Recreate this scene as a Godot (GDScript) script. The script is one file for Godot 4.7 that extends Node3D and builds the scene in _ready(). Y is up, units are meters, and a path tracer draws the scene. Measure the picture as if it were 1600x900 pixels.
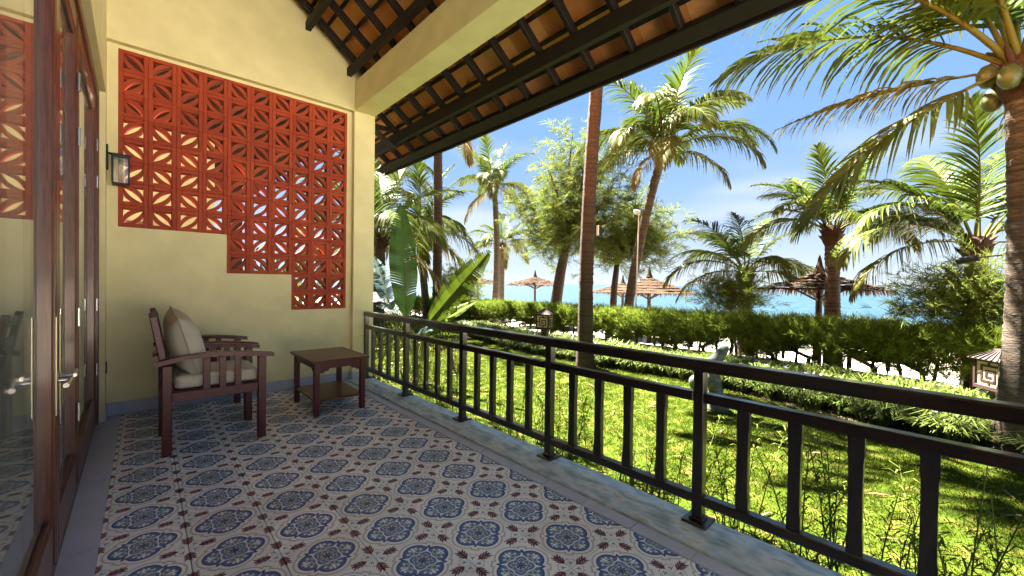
extends Node3D

# ---------------------------------------------------------------- mesh builder
class MB:
	var v := PackedVector3Array()
	var n := PackedVector3Array()
	var t := PackedVector2Array()
	var c := PackedColorArray()
	var i := PackedInt32Array()
	var tint := Color(1, 1, 1)

	func vert(p: Vector3, nn: Vector3, u := Vector2.ZERO) -> int:
		v.append(p); n.append(nn); t.append(u); c.append(tint)
		return v.size() - 1

	func quad(a: Vector3, b: Vector3, d: Vector3, e: Vector3) -> void:
		# corners in order round the face, seen counter-clockwise from outside
		var nn := (b - a).cross(e - a)
		if nn.length_squared() < 1e-16: nn = (d - b).cross(e - b)
		nn = nn.normalized()
		var k := vert(a, nn, Vector2(0, 0)); vert(b, nn, Vector2(1, 0)); vert(d, nn, Vector2(1, 1)); vert(e, nn, Vector2(0, 1))
		i.append_array(PackedInt32Array([k, k + 2, k + 1, k, k + 3, k + 2]))

	func tri(a: Vector3, b: Vector3, d: Vector3) -> void:
		var nn := (b - a).cross(d - a).normalized()
		var k := vert(a, nn, Vector2(0, 0)); vert(b, nn, Vector2(1, 0)); vert(d, nn, Vector2(0, 1))
		i.append_array(PackedInt32Array([k, k + 2, k + 1]))

	# box of half sizes h about the transform's origin, edges chamfered by b
	func box(xf: Transform3D, h: Vector3, b := 0.0) -> void:
		if b <= 0.0:
			for ax in 3:
				for s in [-1.0, 1.0]:
					var u := (ax + 1) % 3
					var w := (ax + 2) % 3
					var q: Array[Vector3] = []
					for k in [[-1, -1], [1, -1], [1, 1], [-1, 1]]:
						var p := Vector3.ZERO
						p[ax] = s * h[ax]; p[u] = k[0] * h[u] * s; p[w] = k[1] * h[w]
						q.append(xf * p)
					quad(q[0], q[1], q[2], q[3])
			return
		b = minf(b, minf(h.x, minf(h.y, h.z)) * 0.49)
		for ax in 3:
			var u := (ax + 1) % 3
			var w := (ax + 2) % 3
			for s in [-1.0, 1.0]:
				var q: Array[Vector3] = []
				for k in [[-1, -1], [1, -1], [1, 1], [-1, 1]]:
					var p := Vector3.ZERO
					p[ax] = s * h[ax]; p[u] = k[0] * (h[u] - b) * s; p[w] = k[1] * (h[w] - b)
					q.append(xf * p)
				quad(q[0], q[1], q[2], q[3])
			for s in [-1.0, 1.0]:
				for r in [-1.0, 1.0]:
					# edge along ax at u = s, w = r
					var p := [Vector3.ZERO, Vector3.ZERO, Vector3.ZERO, Vector3.ZERO]
					for m in 4:
						var e := Vector3.ZERO
						e[ax] = (h[ax] - b) * (-1.0 if m < 2 else 1.0)
						var first := m == 0 or m == 3
						e[u] = s * (h[u] if first else h[u] - b)
						e[w] = r * (h[w] - b if first else h[w])
						p[m] = xf * e
					if s * r > 0: quad(p[0], p[3], p[2], p[1])
					else: quad(p[0], p[1], p[2], p[3])
					fix_last()
		for sx in [-1.0, 1.0]:
			for sy in [-1.0, 1.0]:
				for sz in [-1.0, 1.0]:
					var a := xf * Vector3(sx * h.x, sy * (h.y - b), sz * (h.z - b))
					var d := xf * Vector3(sx * (h.x - b), sy * h.y, sz * (h.z - b))
					var e := xf * Vector3(sx * (h.x - b), sy * (h.y - b), sz * h.z)
					if sx * sy * sz > 0: tri(a, d, e)
					else: tri(a, e, d)

	func fix_last() -> void: pass

	func bx(a: Vector3, d: Vector3, b := 0.0) -> void:
		box(Transform3D(Basis(), (a + d) * 0.5), (d - a).abs() * 0.5, b)

	# a bar of rectangular section from a to d; w across, h along "up"
	func bar(a: Vector3, d: Vector3, w: float, h: float, up := Vector3.UP, b := 0.0) -> void:
		var z := (d - a).normalized()
		var x := up.cross(z)
		if x.length() < 1e-4: x = Vector3.RIGHT.cross(z)
		x = x.normalized()
		var y := z.cross(x)
		box(Transform3D(Basis(x, y, z), (a + d) * 0.5), Vector3(w, h, (d - a).length()) * 0.5, b)

	func tube(pts: Array, rad: Array, sides := 8, cap := true, squash := 1.0) -> void:
		var m := pts.size()
		var k0 := v.size()
		var ref := Vector3(0.31, 0.17, 0.93)
		for a in m:
			var d: Vector3 = (pts[mini(a + 1, m - 1)] - pts[maxi(a - 1, 0)]).normalized()
			var x := (ref - d * ref.dot(d)).normalized()
			ref = x
			var y := d.cross(x)
			for s in sides + 1:
				var g := TAU * s / sides
				var o := x * cos(g) + y * sin(g) * squash
				vert(pts[a] + o * rad[a], o.normalized(), Vector2(float(s) / sides, float(a) / maxf(m - 1, 1)))
		for a in m - 1:
			for s in sides:
				var p := k0 + a * (sides + 1) + s
				var q := p + sides + 1
				i.append_array(PackedInt32Array([p, q, p + 1, p + 1, q, q + 1]))
		if cap:
			for e in [0, m - 1]:
				var d: Vector3 = (pts[mini(e + 1, m - 1)] - pts[maxi(e - 1, 0)]).normalized() * (1 if e > 0 else -1)
				var ce := vert(pts[e], d)
				for s in sides:
					var a := vert(v[k0 + e * (sides + 1) + s], d)
					var b := vert(v[k0 + e * (sides + 1) + s + 1], d)
					if e > 0: i.append_array(PackedInt32Array([ce, b, a]))
					else: i.append_array(PackedInt32Array([ce, a, b]))

	# polygon in local xy, extruded from z0 to z1
	func prism(poly: PackedVector2Array, z0: float, z1: float, xf := Transform3D()) -> void:
		var ids := Geometry2D.triangulate_polygon(poly)
		if Geometry2D.is_polygon_clockwise(poly): poly.reverse(); ids = Geometry2D.triangulate_polygon(poly)
		for k in range(0, ids.size(), 3):
			var a := poly[ids[k]]
			var b := poly[ids[k + 1]]
			var d := poly[ids[k + 2]]
			if (b - a).cross(d - a) < 0:
				var sw := b; b = d; d = sw
			tri(xf * Vector3(a.x, a.y, z1), xf * Vector3(b.x, b.y, z1), xf * Vector3(d.x, d.y, z1))
			tri(xf * Vector3(a.x, a.y, z0), xf * Vector3(d.x, d.y, z0), xf * Vector3(b.x, b.y, z0))
		for k in poly.size():
			var a := poly[k]
			var b := poly[(k + 1) % poly.size()]
			quad(xf * Vector3(a.x, a.y, z0), xf * Vector3(b.x, b.y, z0), xf * Vector3(b.x, b.y, z1), xf * Vector3(a.x, a.y, z1))

	# lathe round y
	func lathe(prof: Array, sides := 16, at := Vector3.ZERO) -> void:
		var k0 := v.size()
		for a in prof.size():
			var d: Vector2 = prof[mini(a + 1, prof.size() - 1)] - prof[maxi(a - 1, 0)]
			for s in sides + 1:
				var g := TAU * s / sides
				vert(at + Vector3(prof[a].x * cos(g), prof[a].y, prof[a].x * sin(g)), Vector3(d.y * cos(g), -d.x, d.y * sin(g)).normalized(), Vector2(float(s) / sides, float(a) / prof.size()))
		for a in prof.size() - 1:
			for s in sides:
				var p := k0 + a * (sides + 1) + s
				var q := p + sides + 1
				i.append_array(PackedInt32Array([p, p + 1, q, p + 1, q + 1, q]))

	# ribbon through points with given side vectors (half widths)
	func ribbon(pts: Array, side: Array) -> void:
		var k0 := v.size()
		var way: float = 1.0 if ((pts[1] - pts[0]) as Vector3).cross(side[0]).y >= 0.0 else -1.0
		for a in pts.size():
			var d: Vector3 = pts[mini(a + 1, pts.size() - 1)] - pts[maxi(a - 1, 0)]
			var w: Vector3 = side[a] * way
			var nn := d.cross(w).normalized()
			vert(pts[a] - w, nn, Vector2(0, float(a) / pts.size()))
			vert(pts[a] + w, nn, Vector2(1, float(a) / pts.size()))
		for a in pts.size() - 1:
			var p := k0 + a * 2
			i.append_array(PackedInt32Array([p, p + 1, p + 2, p + 1, p + 3, p + 2]))

	func mesh(m: Material = null) -> ArrayMesh:
		var a := []
		a.resize(Mesh.ARRAY_MAX)
		a[Mesh.ARRAY_VERTEX] = v; a[Mesh.ARRAY_NORMAL] = n; a[Mesh.ARRAY_TEX_UV] = t; a[Mesh.ARRAY_COLOR] = c; a[Mesh.ARRAY_INDEX] = i
		var r := ArrayMesh.new()
		r.add_surface_from_arrays(Mesh.PRIMITIVE_TRIANGLES, a)
		if m: r.surface_set_material(0, m)
		return r

# ---------------------------------------------------------------- naming
var used := {}
var rng := RandomNumberGenerator.new()

func numbered(p: Node, called: String) -> String:
	var key := str(p.get_instance_id()) + called
	var k: int = used.get(key, 0)
	used[key] = k + 1
	return called if k == 0 else "%s_%03d" % [called, k]

func obj(called: String, m: Mesh, parent: Node = null, at := Transform3D(), mat: Material = null) -> MeshInstance3D:
	if parent == null: parent = self
	var o := MeshInstance3D.new()
	o.mesh = m
	o.transform = at
	if mat: o.material_override = mat
	o.name = numbered(parent, called)
	parent.add_child(o, true)
	return o

func part(called: String, b: MB, mat: Material, parent: Node = null) -> MeshInstance3D:
	return obj(called, b.mesh(mat), parent)

func tag(o: Node, label: String, category := "", group := "") -> Node:
	o.set_meta("label", label)
	if category: o.set_meta("category", category)
	if group: o.set_meta("group", group)
	return o

func struct(o: Node) -> Node:
	o.set_meta("kind", "structure")
	return o

func thing(called: String, label: String, category: String, at := Vector3.ZERO, group := "", turn := 0.0) -> Node3D:
	var o := Node3D.new()
	o.name = numbered(self, called)
	add_child(o, true)
	o.position = at
	o.rotation.y = turn
	tag(o, label, category, group)
	return o

func dup(src: Node3D, called: String, label: String, at: Vector3, turn := 0.0, sc := Vector3.ONE) -> Node3D:
	var o: Node3D = src.duplicate()
	o.name = numbered(self, called)
	add_child(o, true)
	o.transform = Transform3D(Basis(Vector3.UP, turn).scaled_local(sc), at)
	o.set_meta("label", label)
	return o

func many(called: String, m: Mesh, xs: Array, cols: Array, parent: Node = null) -> MultiMeshInstance3D:
	var mm := MultiMesh.new()
	mm.transform_format = MultiMesh.TRANSFORM_3D
	mm.use_colors = cols.size() > 0
	mm.mesh = m
	mm.instance_count = xs.size()
	for k in xs.size():
		mm.set_instance_transform(k, xs[k])
		if cols.size(): mm.set_instance_color(k, cols[k])
	var o := MultiMeshInstance3D.new()
	o.multimesh = mm
	if parent == null: parent = self
	o.name = numbered(parent, called)
	o.set_meta("kind", "stuff")
	parent.add_child(o, true)
	return o

# ---------------------------------------------------------------- materials
func srgb(r: float, g: float, b: float) -> Color: return Color(r / 255.0, g / 255.0, b / 255.0)

func noise_tex(seed_: int, freq: float, ramp: Array, size := 256, oct := 4, contrast := 1.0) -> ImageTexture:
	var f := FastNoiseLite.new()
	f.seed = seed_; f.frequency = freq; f.fractal_octaves = oct
	f.noise_type = FastNoiseLite.TYPE_SIMPLEX_SMOOTH
	var g := f.get_seamless_image(size, size)
	g.convert(Image.FORMAT_L8)
	var src := g.get_data()
	var lut: Array[Color] = []
	for k in 256:
		var x := clampf((k / 255.0 - 0.5) * contrast + 0.5, 0, 1) * (ramp.size() - 1)
		var a := mini(int(x), ramp.size() - 2)
		lut.append((ramp[a] as Color).lerp(ramp[a + 1], x - a))
	var out := PackedByteArray()
	out.resize(size * size * 3)
	for k in size * size:
		var col := lut[src[k]]
		out[k * 3] = int(col.r * 255); out[k * 3 + 1] = int(col.g * 255); out[k * 3 + 2] = int(col.b * 255)
	var im := Image.create_from_data(size, size, false, Image.FORMAT_RGB8, out)
	im.generate_mipmaps()
	return ImageTexture.create_from_image(im)

var bump_fine: ImageTexture
var bump_coarse: ImageTexture

func mat(called: String, col: Color, rough := 0.7, tex: Texture2D = null, sc := Vector3.ONE, world := false) -> StandardMaterial3D:
	var m := StandardMaterial3D.new()
	m.resource_name = called
	m.albedo_color = col
	m.roughness = rough
	if tex:
		m.albedo_texture = tex
		m.uv1_triplanar = true
		m.uv1_world_triplanar = world
		m.uv1_scale = sc
	return m

func relief(m: StandardMaterial3D, tex: Texture2D, cm: float) -> StandardMaterial3D:
	m.heightmap_enabled = true
	m.heightmap_texture = tex
	m.heightmap_scale = cm
	return m

func leaf_mat(called: String, col: Color, light := 0.7, rough := 0.5) -> StandardMaterial3D:
	var m := mat(called, col, rough)
	m.vertex_color_use_as_albedo = true
	m.backlight_enabled = true
	m.backlight = Color(light, light, light)
	m.cull_mode = BaseMaterial3D.CULL_DISABLED
	m.metallic_specular = 0.25
	return m

func lin(r: float, g: float, b: float) -> Color: return Color(r, g, b)

# ---------------------------------------------------------------- camera, sky, sun
const EYE := Vector3(0, 1.22, 0)
const YAW := 0.741529
const PITCH := -0.011379
const ROLL := 0.013442
const FOV := 70.06
const SUN_DIR := Vector3(0.08, 0.88, -0.47)      # towards the sun
const SUN_ENERGY := 1.6
const EXPOSURE := 20.0

func sky_image() -> Image:
	var w := 512
	var h := 256
	var im := Image.create(w, h, false, Image.FORMAT_RGBF)
	var f := FastNoiseLite.new()
	f.seed = 5; f.frequency = 1.4; f.fractal_octaves = 5
	for y in h:
		var el := (0.5 - (y + 0.5) / h) * PI
		var s := sin(maxf(el, 0.0))
		var a := pow(1.0 - s, 4.2)
		var low := pow(1.0 - s, 9.5)
		var base := lin(0.0128, 0.0265, 0.0525).lerp(lin(0.0300, 0.0420, 0.0545), a).lerp(lin(0.048, 0.053, 0.056), low)
		for x in w:
			var g := (x + 0.5) / w * TAU
			var d := Vector3(cos(g) * cos(el), sin(el), sin(g) * cos(el))
			var q := f.get_noise_3d(d.x * 0.8, d.y * 5.0, d.z * 0.8)
			var cl := smoothstep(0.12, 0.55, q) * smoothstep(0.5, 0.12, s) * 0.55
			im.set_pixel(x, y, base.lerp(lin(0.056, 0.058, 0.060), cl))
	return im

func setup() -> void:
	var cam := Camera3D.new()
	cam.name = "camera"
	add_child(cam)
	var fw := Vector3(sin(YAW), 0, -cos(YAW))
	var rt := Vector3(cos(YAW), 0, sin(YAW))
	var fw2 := fw * cos(PITCH) + Vector3.UP * sin(PITCH)
	var up2 := -fw * sin(PITCH) + Vector3.UP * cos(PITCH)
	var rt3 := rt * cos(ROLL) + up2 * sin(ROLL)
	var up3 := -rt * sin(ROLL) + up2 * cos(ROLL)
	cam.transform = Transform3D(Basis(rt3, up3, -fw2), EYE)
	cam.keep_aspect = Camera3D.KEEP_HEIGHT
	cam.fov = FOV
	cam.near = 0.02
	cam.far = 9000
	cam.current = true
	var e := Environment.new()
	e.background_mode = Environment.BG_SKY
	var sk := Sky.new()
	var pm := PanoramaSkyMaterial.new()
	pm.panorama = ImageTexture.create_from_image(sky_image())
	sk.sky_material = pm
	e.sky = sk
	e.tonemap_mode = Environment.TONE_MAPPER_LINEAR
	e.tonemap_exposure = EXPOSURE
	e.sdfgi_enabled = true
	e.ssao_enabled = true
	e.ssil_enabled = true
	var we := WorldEnvironment.new()
	we.name = "environment"
	we.environment = e
	add_child(we)
	var sun := DirectionalLight3D.new()
	sun.name = "sun"
	sun.light_energy = SUN_ENERGY
	sun.light_color = Color(1.0, 0.97, 0.91)
	sun.light_angular_distance = 0.53
	sun.shadow_enabled = true
	add_child(sun)
	sun.look_at_from_position(Vector3.ZERO, -SUN_DIR, Vector3.UP)

# ---------------------------------------------------------------- shared measures
const ZW := -5.06          # recessed end wall
const ZG := -4.988         # gable, column front
const GROUND := -0.30
func roof_y(x: float) -> float: return 5.185 - 0.7576 * x
func rp(x: float, off: float, z := 0.0) -> Vector3: return Vector3(x + off * 0.6039, roof_y(x) + off * 0.7971, z)
const ROOF_B := Basis(Vector3(0.7971, -0.6039, 0), Vector3(0.6039, 0.7971, 0), Vector3(0, 0, 1))

var M := {}

func materials() -> void:
	bump_fine = noise_tex(3, 0.05, [Color(0, 0, 0), Color(1, 1, 1)], 256, 5)
	bump_coarse = noise_tex(8, 0.015, [Color(0, 0, 0), Color(1, 1, 1)], 256, 4)
	var soft := noise_tex(11, 0.012, [Color(0.955, 0.95, 0.94), Color(1, 1, 1)], 256, 6, 1.5)
	var grain := noise_tex(12, 0.03, [Color(0.45, 0.42, 0.40), Color(1, 1, 1)], 256, 4, 1.8)
	var patch := noise_tex(13, 0.02, [Color(0.55, 0.52, 0.5), Color(0.85, 0.83, 0.8), Color(1, 1, 1)], 256, 5, 1.6)
	var grain2 := noise_tex(22, 0.03, [Color(0.68, 0.66, 0.65), Color(1, 1, 1)], 256, 4, 1.5)
	M.soft = soft; M.grain = grain; M.patch = patch
	M.paint = relief(mat("cream paint", srgb(233, 223, 176), 0.75, soft, Vector3(0.8, 0.8, 0.8), true), bump_fine, 0.08)
	M.paint.uv1_scale = Vector3(0.8, 0.8, 0.8)
	for k in 3:
		M["block%d" % k] = relief(mat("terracotta paint", [srgb(164, 57, 20), srgb(156, 52, 18), srgb(172, 63, 24)][k], 0.65, soft, Vector3(6, 6, 6)), bump_fine, 0.05)
	var dark := srgb(42, 22, 15)
	M.rail = mat("dark varnished timber", dark, 0.32, grain, Vector3(14, 14, 0.8))
	M.post = mat("dark varnished timber upright", dark, 0.34, grain, Vector3(14, 0.8, 14))
	M.roofwood = mat("dark stained roof timber", srgb(36, 21, 16), 0.7, grain, Vector3(9, 9, 0.9), true)
	M.rafter = mat("dark stained rafter", srgb(36, 21, 16), 0.7, grain, Vector3(0.9, 9, 9))
	M.doorwood = mat("brown varnished door timber", srgb(116, 60, 36), 0.35, grain2, Vector3(12, 0.7, 12))
	M.doorrail = mat("brown varnished door rail", srgb(116, 60, 36), 0.35, grain2, Vector3(12, 12, 0.7))
	for k in ["rail", "post", "doorwood", "doorrail"]:
		M[k].clearcoat_enabled = true; M[k].clearcoat = 0.6 if k in ["rail", "post"] else 0.35; M[k].clearcoat_roughness = 0.1
	M.chair = mat("mahogany stained timber", srgb(98, 22, 24), 0.38, grain2, Vector3(10, 3, 10))
	M.table = mat("mahogany table top", srgb(102, 34, 28), 0.33, grain2, Vector3(1.5, 12, 12))
	var weave := noise_tex(14, 0.16, [Color(0.86, 0.85, 0.83), Color(1, 1, 1)], 256, 2, 1.5)
	M.fabric = relief(mat("oatmeal fabric", srgb(205, 196, 178), 0.95, weave, Vector3(5, 5, 5)), weave, 0.08)
	M.piping = mat("darker piping cord", srgb(176, 164, 144), 0.95)
	for k in 4:
		M["rooftile%d" % k] = relief(mat("clay roof tile", [srgb(236, 168, 94), srgb(226, 154, 82), srgb(240, 176, 106), srgb(218, 144, 76)][k], 0.85, soft, Vector3(4, 4, 4)), bump_fine, 0.1)
	M.darktile = mat("dark weathered roof", srgb(64, 44, 36), 1.0)
	M.darktile.metallic_specular = 0.1
	M.border = mat("grey lilac floor tile", srgb(182, 186, 208), 0.3, soft, Vector3(2, 2, 2), true)
	M.grout = mat("floor bedding mortar", srgb(98, 90, 84), 0.9)
	var stone := noise_tex(15, 0.014, [srgb(134, 150, 164), srgb(160, 178, 194), srgb(182, 197, 212), srgb(204, 214, 224), srgb(176, 174, 164)], 512, 5, 1.4)
	M.ledge = relief(mat("blue grey washed cement", Color(1, 1, 1), 0.5, stone, Vector3(1.6, 1.6, 0.7), true), bump_coarse, 0.4)
	M.steel = mat("brushed steel", srgb(205, 205, 205), 0.25); M.steel.metallic = 1.0
	M.brass = mat("satin lock plate", srgb(170, 165, 140), 0.3); M.brass.metallic = 0.8
	M.black = mat("black powder coat", srgb(22, 22, 22), 0.45)
	M.glass = mat("window glass", Color(0.9, 0.95, 0.93, 0.1), 0.0)
	M.glass.transparency = BaseMaterial3D.TRANSPARENCY_ALPHA
	M.clear = mat("lantern glass", Color(1, 1, 1, 0.06), 0.0)
	M.clear.transparency = BaseMaterial3D.TRANSPARENCY_ALPHA
	M.roomwall = mat("bedroom paint", srgb(226, 214, 176), 0.8)
	M.roomfloor = mat("bedroom floor boards", srgb(132, 92, 62), 0.4, grain, Vector3(1, 8, 8), true)
	M.curtain = mat("bedroom curtain", srgb(196, 184, 156), 0.95)
	# garden
	var lawn := noise_tex(16, 0.02, [srgb(40, 52, 13), srgb(46, 58, 15), srgb(54, 64, 19), srgb(68, 66, 30)], 512, 6, 1.7)
	M.lawn = relief(mat("lawn soil and grass", Color(1, 1, 1), 0.95, lawn, Vector3(0.45, 0.45, 0.45), true), bump_fine, 0.35)
	M.lawn.metallic_specular = 0.05
	var sand := noise_tex(17, 0.03, [srgb(164, 154, 140), srgb(176, 167, 154), srgb(186, 178, 167)], 256, 5, 1.4)
	M.sand = relief(mat("beach sand", Color(1, 1, 1), 0.95, sand, Vector3(0.5, 0.5, 0.5), true), bump_coarse, 3.0)
	var water := noise_tex(18, 0.02, [srgb(20, 41, 52), srgb(27, 48, 58), srgb(34, 54, 63)], 512, 5, 1.5)
	M.sea = relief(mat("turquoise sea", Color(1, 1, 1), 0.35, water, Vector3(0.012, 1, 0.05), true), bump_coarse, 12.0)
	M.sea.metallic_specular = 0.25
	M.palmleaf = leaf_mat("palm leaflets", Color(1, 1, 1), 0.75, 0.42)
	M.needle = leaf_mat("casuarina needles", Color(1, 1, 1), 0.95, 0.6)
	M.grass = leaf_mat("grass blades", Color(1, 1, 1), 0.8, 0.6)
	M.dryleaf = mat("dry fallen leaf", srgb(84, 62, 40), 0.9)
	M.grass.metallic_specular = 0.05
	M.palmleaf.metallic_specular = 0.14
	M.broad = leaf_mat("broad leaf", Color(1, 1, 1), 0.7, 0.35)
	var bark := noise_tex(19, 0.03, [srgb(62, 52, 42), srgb(94, 82, 68), srgb(132, 118, 102)], 256, 5, 1.8)
	M.bark = relief(mat("palm bark", Color(0.78, 0.74, 0.70), 0.9, bark, Vector3(1.5, 7, 1.5)), bump_fine, 0.8)
	M.bark.vertex_color_use_as_albedo = true
	M.barkred = relief(mat("red brown palm bark", Color(0.66, 0.54, 0.45), 0.9, bark, Vector3(1.5, 7, 1.5)), bump_fine, 0.8)
	M.barkred.vertex_color_use_as_albedo = true
	M.treebark = relief(mat("casuarina bark", Color(0.6, 0.5, 0.44), 0.9, bark, Vector3(3, 1, 3)), bump_fine, 1.2)
	M.fibre = mat("palm boot fibre", srgb(140, 100, 66), 0.95, bark, Vector3(6, 3, 6))
	M.petiole = mat("yellow green petiole", srgb(92, 102, 44), 0.6)
	M.coconut = mat("green coconut husk", srgb(62, 70, 20), 0.5, soft, Vector3(5, 5, 5))
	var straw := noise_tex(20, 0.05, [srgb(46, 37, 31), srgb(62, 50, 42), srgb(80, 67, 57)], 256, 5, 1.9)
	M.thatch = relief(mat("weathered thatch", Color(1, 1, 1), 0.95, straw, Vector3(2, 6, 2)), bump_fine, 2.0)
	M.thatch.metallic_specular = 0.08
	M.straw = leaf_mat("straw fringe", srgb(112, 78, 44), 0.6, 0.9)
	M.pole = mat("weathered pole", srgb(130, 104, 76), 0.85, bark, Vector3(4, 1, 4))
	M.lampwood = mat("red brown lantern timber", srgb(62, 28, 20), 0.7, grain, Vector3(8, 8, 8))
	M.lamppanel = mat("cream lantern panel", srgb(170, 156, 118), 0.7)
	M.lamproof = mat("copper brown lantern roof", srgb(54, 36, 34), 0.8, patch, Vector3(6, 6, 6))
	M.sculpt = relief(mat("grey green carved stone", srgb(92, 103, 95), 0.7, patch, Vector3(2.5, 2.5, 2.5)), bump_fine, 0.2)
	M.wicker = relief(mat("dark woven rattan", srgb(72, 52, 38), 0.85, grain, Vector3(9, 9, 9)), bump_fine, 0.6)
	M.skin = mat("tanned skin", srgb(190, 120, 95), 0.6)
	M.swim = mat("red swimwear", srgb(200, 60, 60), 0.7)
	M.flower = leaf_mat("violet petals", srgb(140, 110, 205), 0.6, 0.6)
	M.white = mat("white plastic", srgb(200, 200, 196), 0.5)
	M.soil = mat("planting bed soil", srgb(96, 80, 58), 0.95, sand, Vector3(1, 1, 1), true)

# ---------------------------------------------------------------- floor
const TH := 0.0117
const PITCH_T := 0.30419
const OX := 1.2393
const OZ := -1.87209

func lobe(x: float, y: float) -> float:
	# distance-like field of the barbed quatrefoil, half tile = 1
	var d := minf(Vector2(x - 0.40, y).length(), Vector2(x, y - 0.40).length()) - 0.40
	var s := (x + y) * 0.7071
	var t := absf(x - y) * 0.7071
	d = minf(d, (s - 0.47) * 0.0 + maxf(s - 0.60, t - 0.30))
	return minf(d, maxf(t - maxf(0.74 - s, 0.0) * 0.55, s - 0.74))

func tile_colour(x: float, y: float) -> Color:
	var cream := srgb(240, 240, 240)
	var navy := srgb(56, 78, 134)
	var blue := srgb(92, 122, 172)
	var sage := srgb(196, 198, 176)
	var plum := srgb(112, 52, 66)
	var line := srgb(138, 126, 130)
	var d := lobe(x, y)
	var r := sqrt(x * x + y * y)
	var a := atan2(y, x)
	if d < 0:
		if d > -0.05: return navy
		if r < 0.19:
			return navy if r < 0.155 * pow(absf(cos(4.0 * a)), 0.7) + 0.02 else sage
		var c8 := cos(8.0 * a)
		var c4 := cos(4.0 * a)
		# scrolls: two wavy rings and curls in each lobe
		if absf(r - (0.27 + 0.035 * c8)) < 0.017: return sage
		if absf(r - (0.37 - 0.05 * c4)) < 0.020: return cream
		var p := Vector2(x - 0.47, y)
		if absf(Vector2(p.x, absf(p.y) - 0.105).length() - 0.075) < 0.018: return sage
		var q := Vector2(x - 0.60, y)
		if absf(q.y) < 0.05 * clampf(1.0 - absf(q.x) / 0.13, 0, 1) + 0.004 and absf(q.x) < 0.13: return cream
		if Vector2(x - 0.62, absf(y) - 0.10).length() < 0.042: return cream
		if Vector2(x - 0.50, absf(y) - 0.22).length() < 0.036: return cream
		var s := (x + y) * 0.7071
		var t := absf(x - y) * 0.7071
		if s > 0.42 and s < 0.60 and t < 0.05 * (0.62 - s) / 0.18: return cream
		if d > -0.10: return blue.lerp(navy, 0.25)
		return blue
	if absf(d - 0.10) < 0.008: return line
	if absf(d - 0.13) < 0.006: return line
	# outside: corner at (1, 1); u, w measured from the corner
	var u := 1.0 - x
	var w := 1.0 - y
	if absf(u + w - 0.46 - 0.03 * sin(u * 40.0)) < 0.011 and d > 0.12: return line
	# plum sprig on the tile edge, pointing to the corner
	var l := w - 0.42
	if x > y:
		var px := u
		if l > -0.18 and l < 0.24 and d > 0.13:
			if px < 0.020: return plum
			for k in 3:
				var o := l + 0.14 - k * 0.11
				if o > 0 and o < 0.17 and absf(px - o * 0.75) < 0.045 * (1.0 - o / 0.17) + 0.014 and px < 0.19: return plum
	# small blue sprig on the diagonal
	var dq := (u + w) * 0.7071
	var tq := absf(u - w) * 0.7071
	if dq > 0.10 and dq < 0.27 and d > 0.13:
		if tq < 0.011: return blue
		if dq > 0.15 and absf(tq - (dq - 0.15) * 0.8) < 0.014 and tq < 0.075: return blue.lerp(navy, 0.5)
	return cream

func tile_texture() -> ImageTexture:
	var s := 512
	var h := s / 2
	var im := Image.create(s, s, false, Image.FORMAT_RGB8)
	for yy in h:
		for xx in range(yy, h):
			var c := Color(0, 0, 0)
			for k in 2:
				c += tile_colour((xx + 0.25 + 0.5 * k) / h, (yy + 0.75 - 0.5 * k) / h) * 0.5
			for m in [[xx, yy], [yy, xx]]:
				im.set_pixel(h + m[0], h + m[1], c)
				im.set_pixel(h - 1 - m[0], h + m[1], c)
				im.set_pixel(h + m[0], h - 1 - m[1], c)
				im.set_pixel(h - 1 - m[0], h - 1 - m[1], c)
	im.generate_mipmaps()
	return ImageTexture.create_from_image(im)

func slab(x0: float, x1: float, z0: float, z1: float, u0: float, u1: float, w0: float, w1: float, y := 0.0) -> MB:
	# tile slab with a small arris, texture upright on the top
	var b := MB.new()
	var e := 0.0015
	var t := 0.008
	var k := b.vert(Vector3(x0 + e, y, z0 + e), Vector3.UP, Vector2(u0, w0))
	b.vert(Vector3(x1 - e, y, z0 + e), Vector3.UP, Vector2(u1, w0))
	b.vert(Vector3(x1 - e, y, z1 - e), Vector3.UP, Vector2(u1, w1))
	b.vert(Vector3(x0 + e, y, z1 - e), Vector3.UP, Vector2(u0, w1))
	b.i.append_array(PackedInt32Array([k, k + 1, k + 2, k, k + 2, k + 3]))
	var P := [Vector3(x0, y - e, z0), Vector3(x1, y - e, z0), Vector3(x1, y - e, z1), Vector3(x0, y - e, z1)]
	var T := [b.v[k], b.v[k + 1], b.v[k + 2], b.v[k + 3]]
	var tt := [b.t[k], b.t[k + 1], b.t[k + 2], b.t[k + 3]]
	for m in 4:
		var o := (m + 1) % 4
		var base := b.v.size()
		b.quad(P[o], P[m], T[m], T[o])
		b.t[base] = tt[o]; b.t[base + 1] = tt[m]; b.t[base + 2] = tt[m]; b.t[base + 3] = tt[o]
		var dn := Vector3(0, -t, 0)
		base = b.v.size()
		b.quad(P[o] + dn, P[m] + dn, P[m], P[o])
		b.t[base] = tt[o]; b.t[base + 1] = tt[m]; b.t[base + 2] = tt[m]; b.t[base + 3] = tt[o]
	return b

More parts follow.
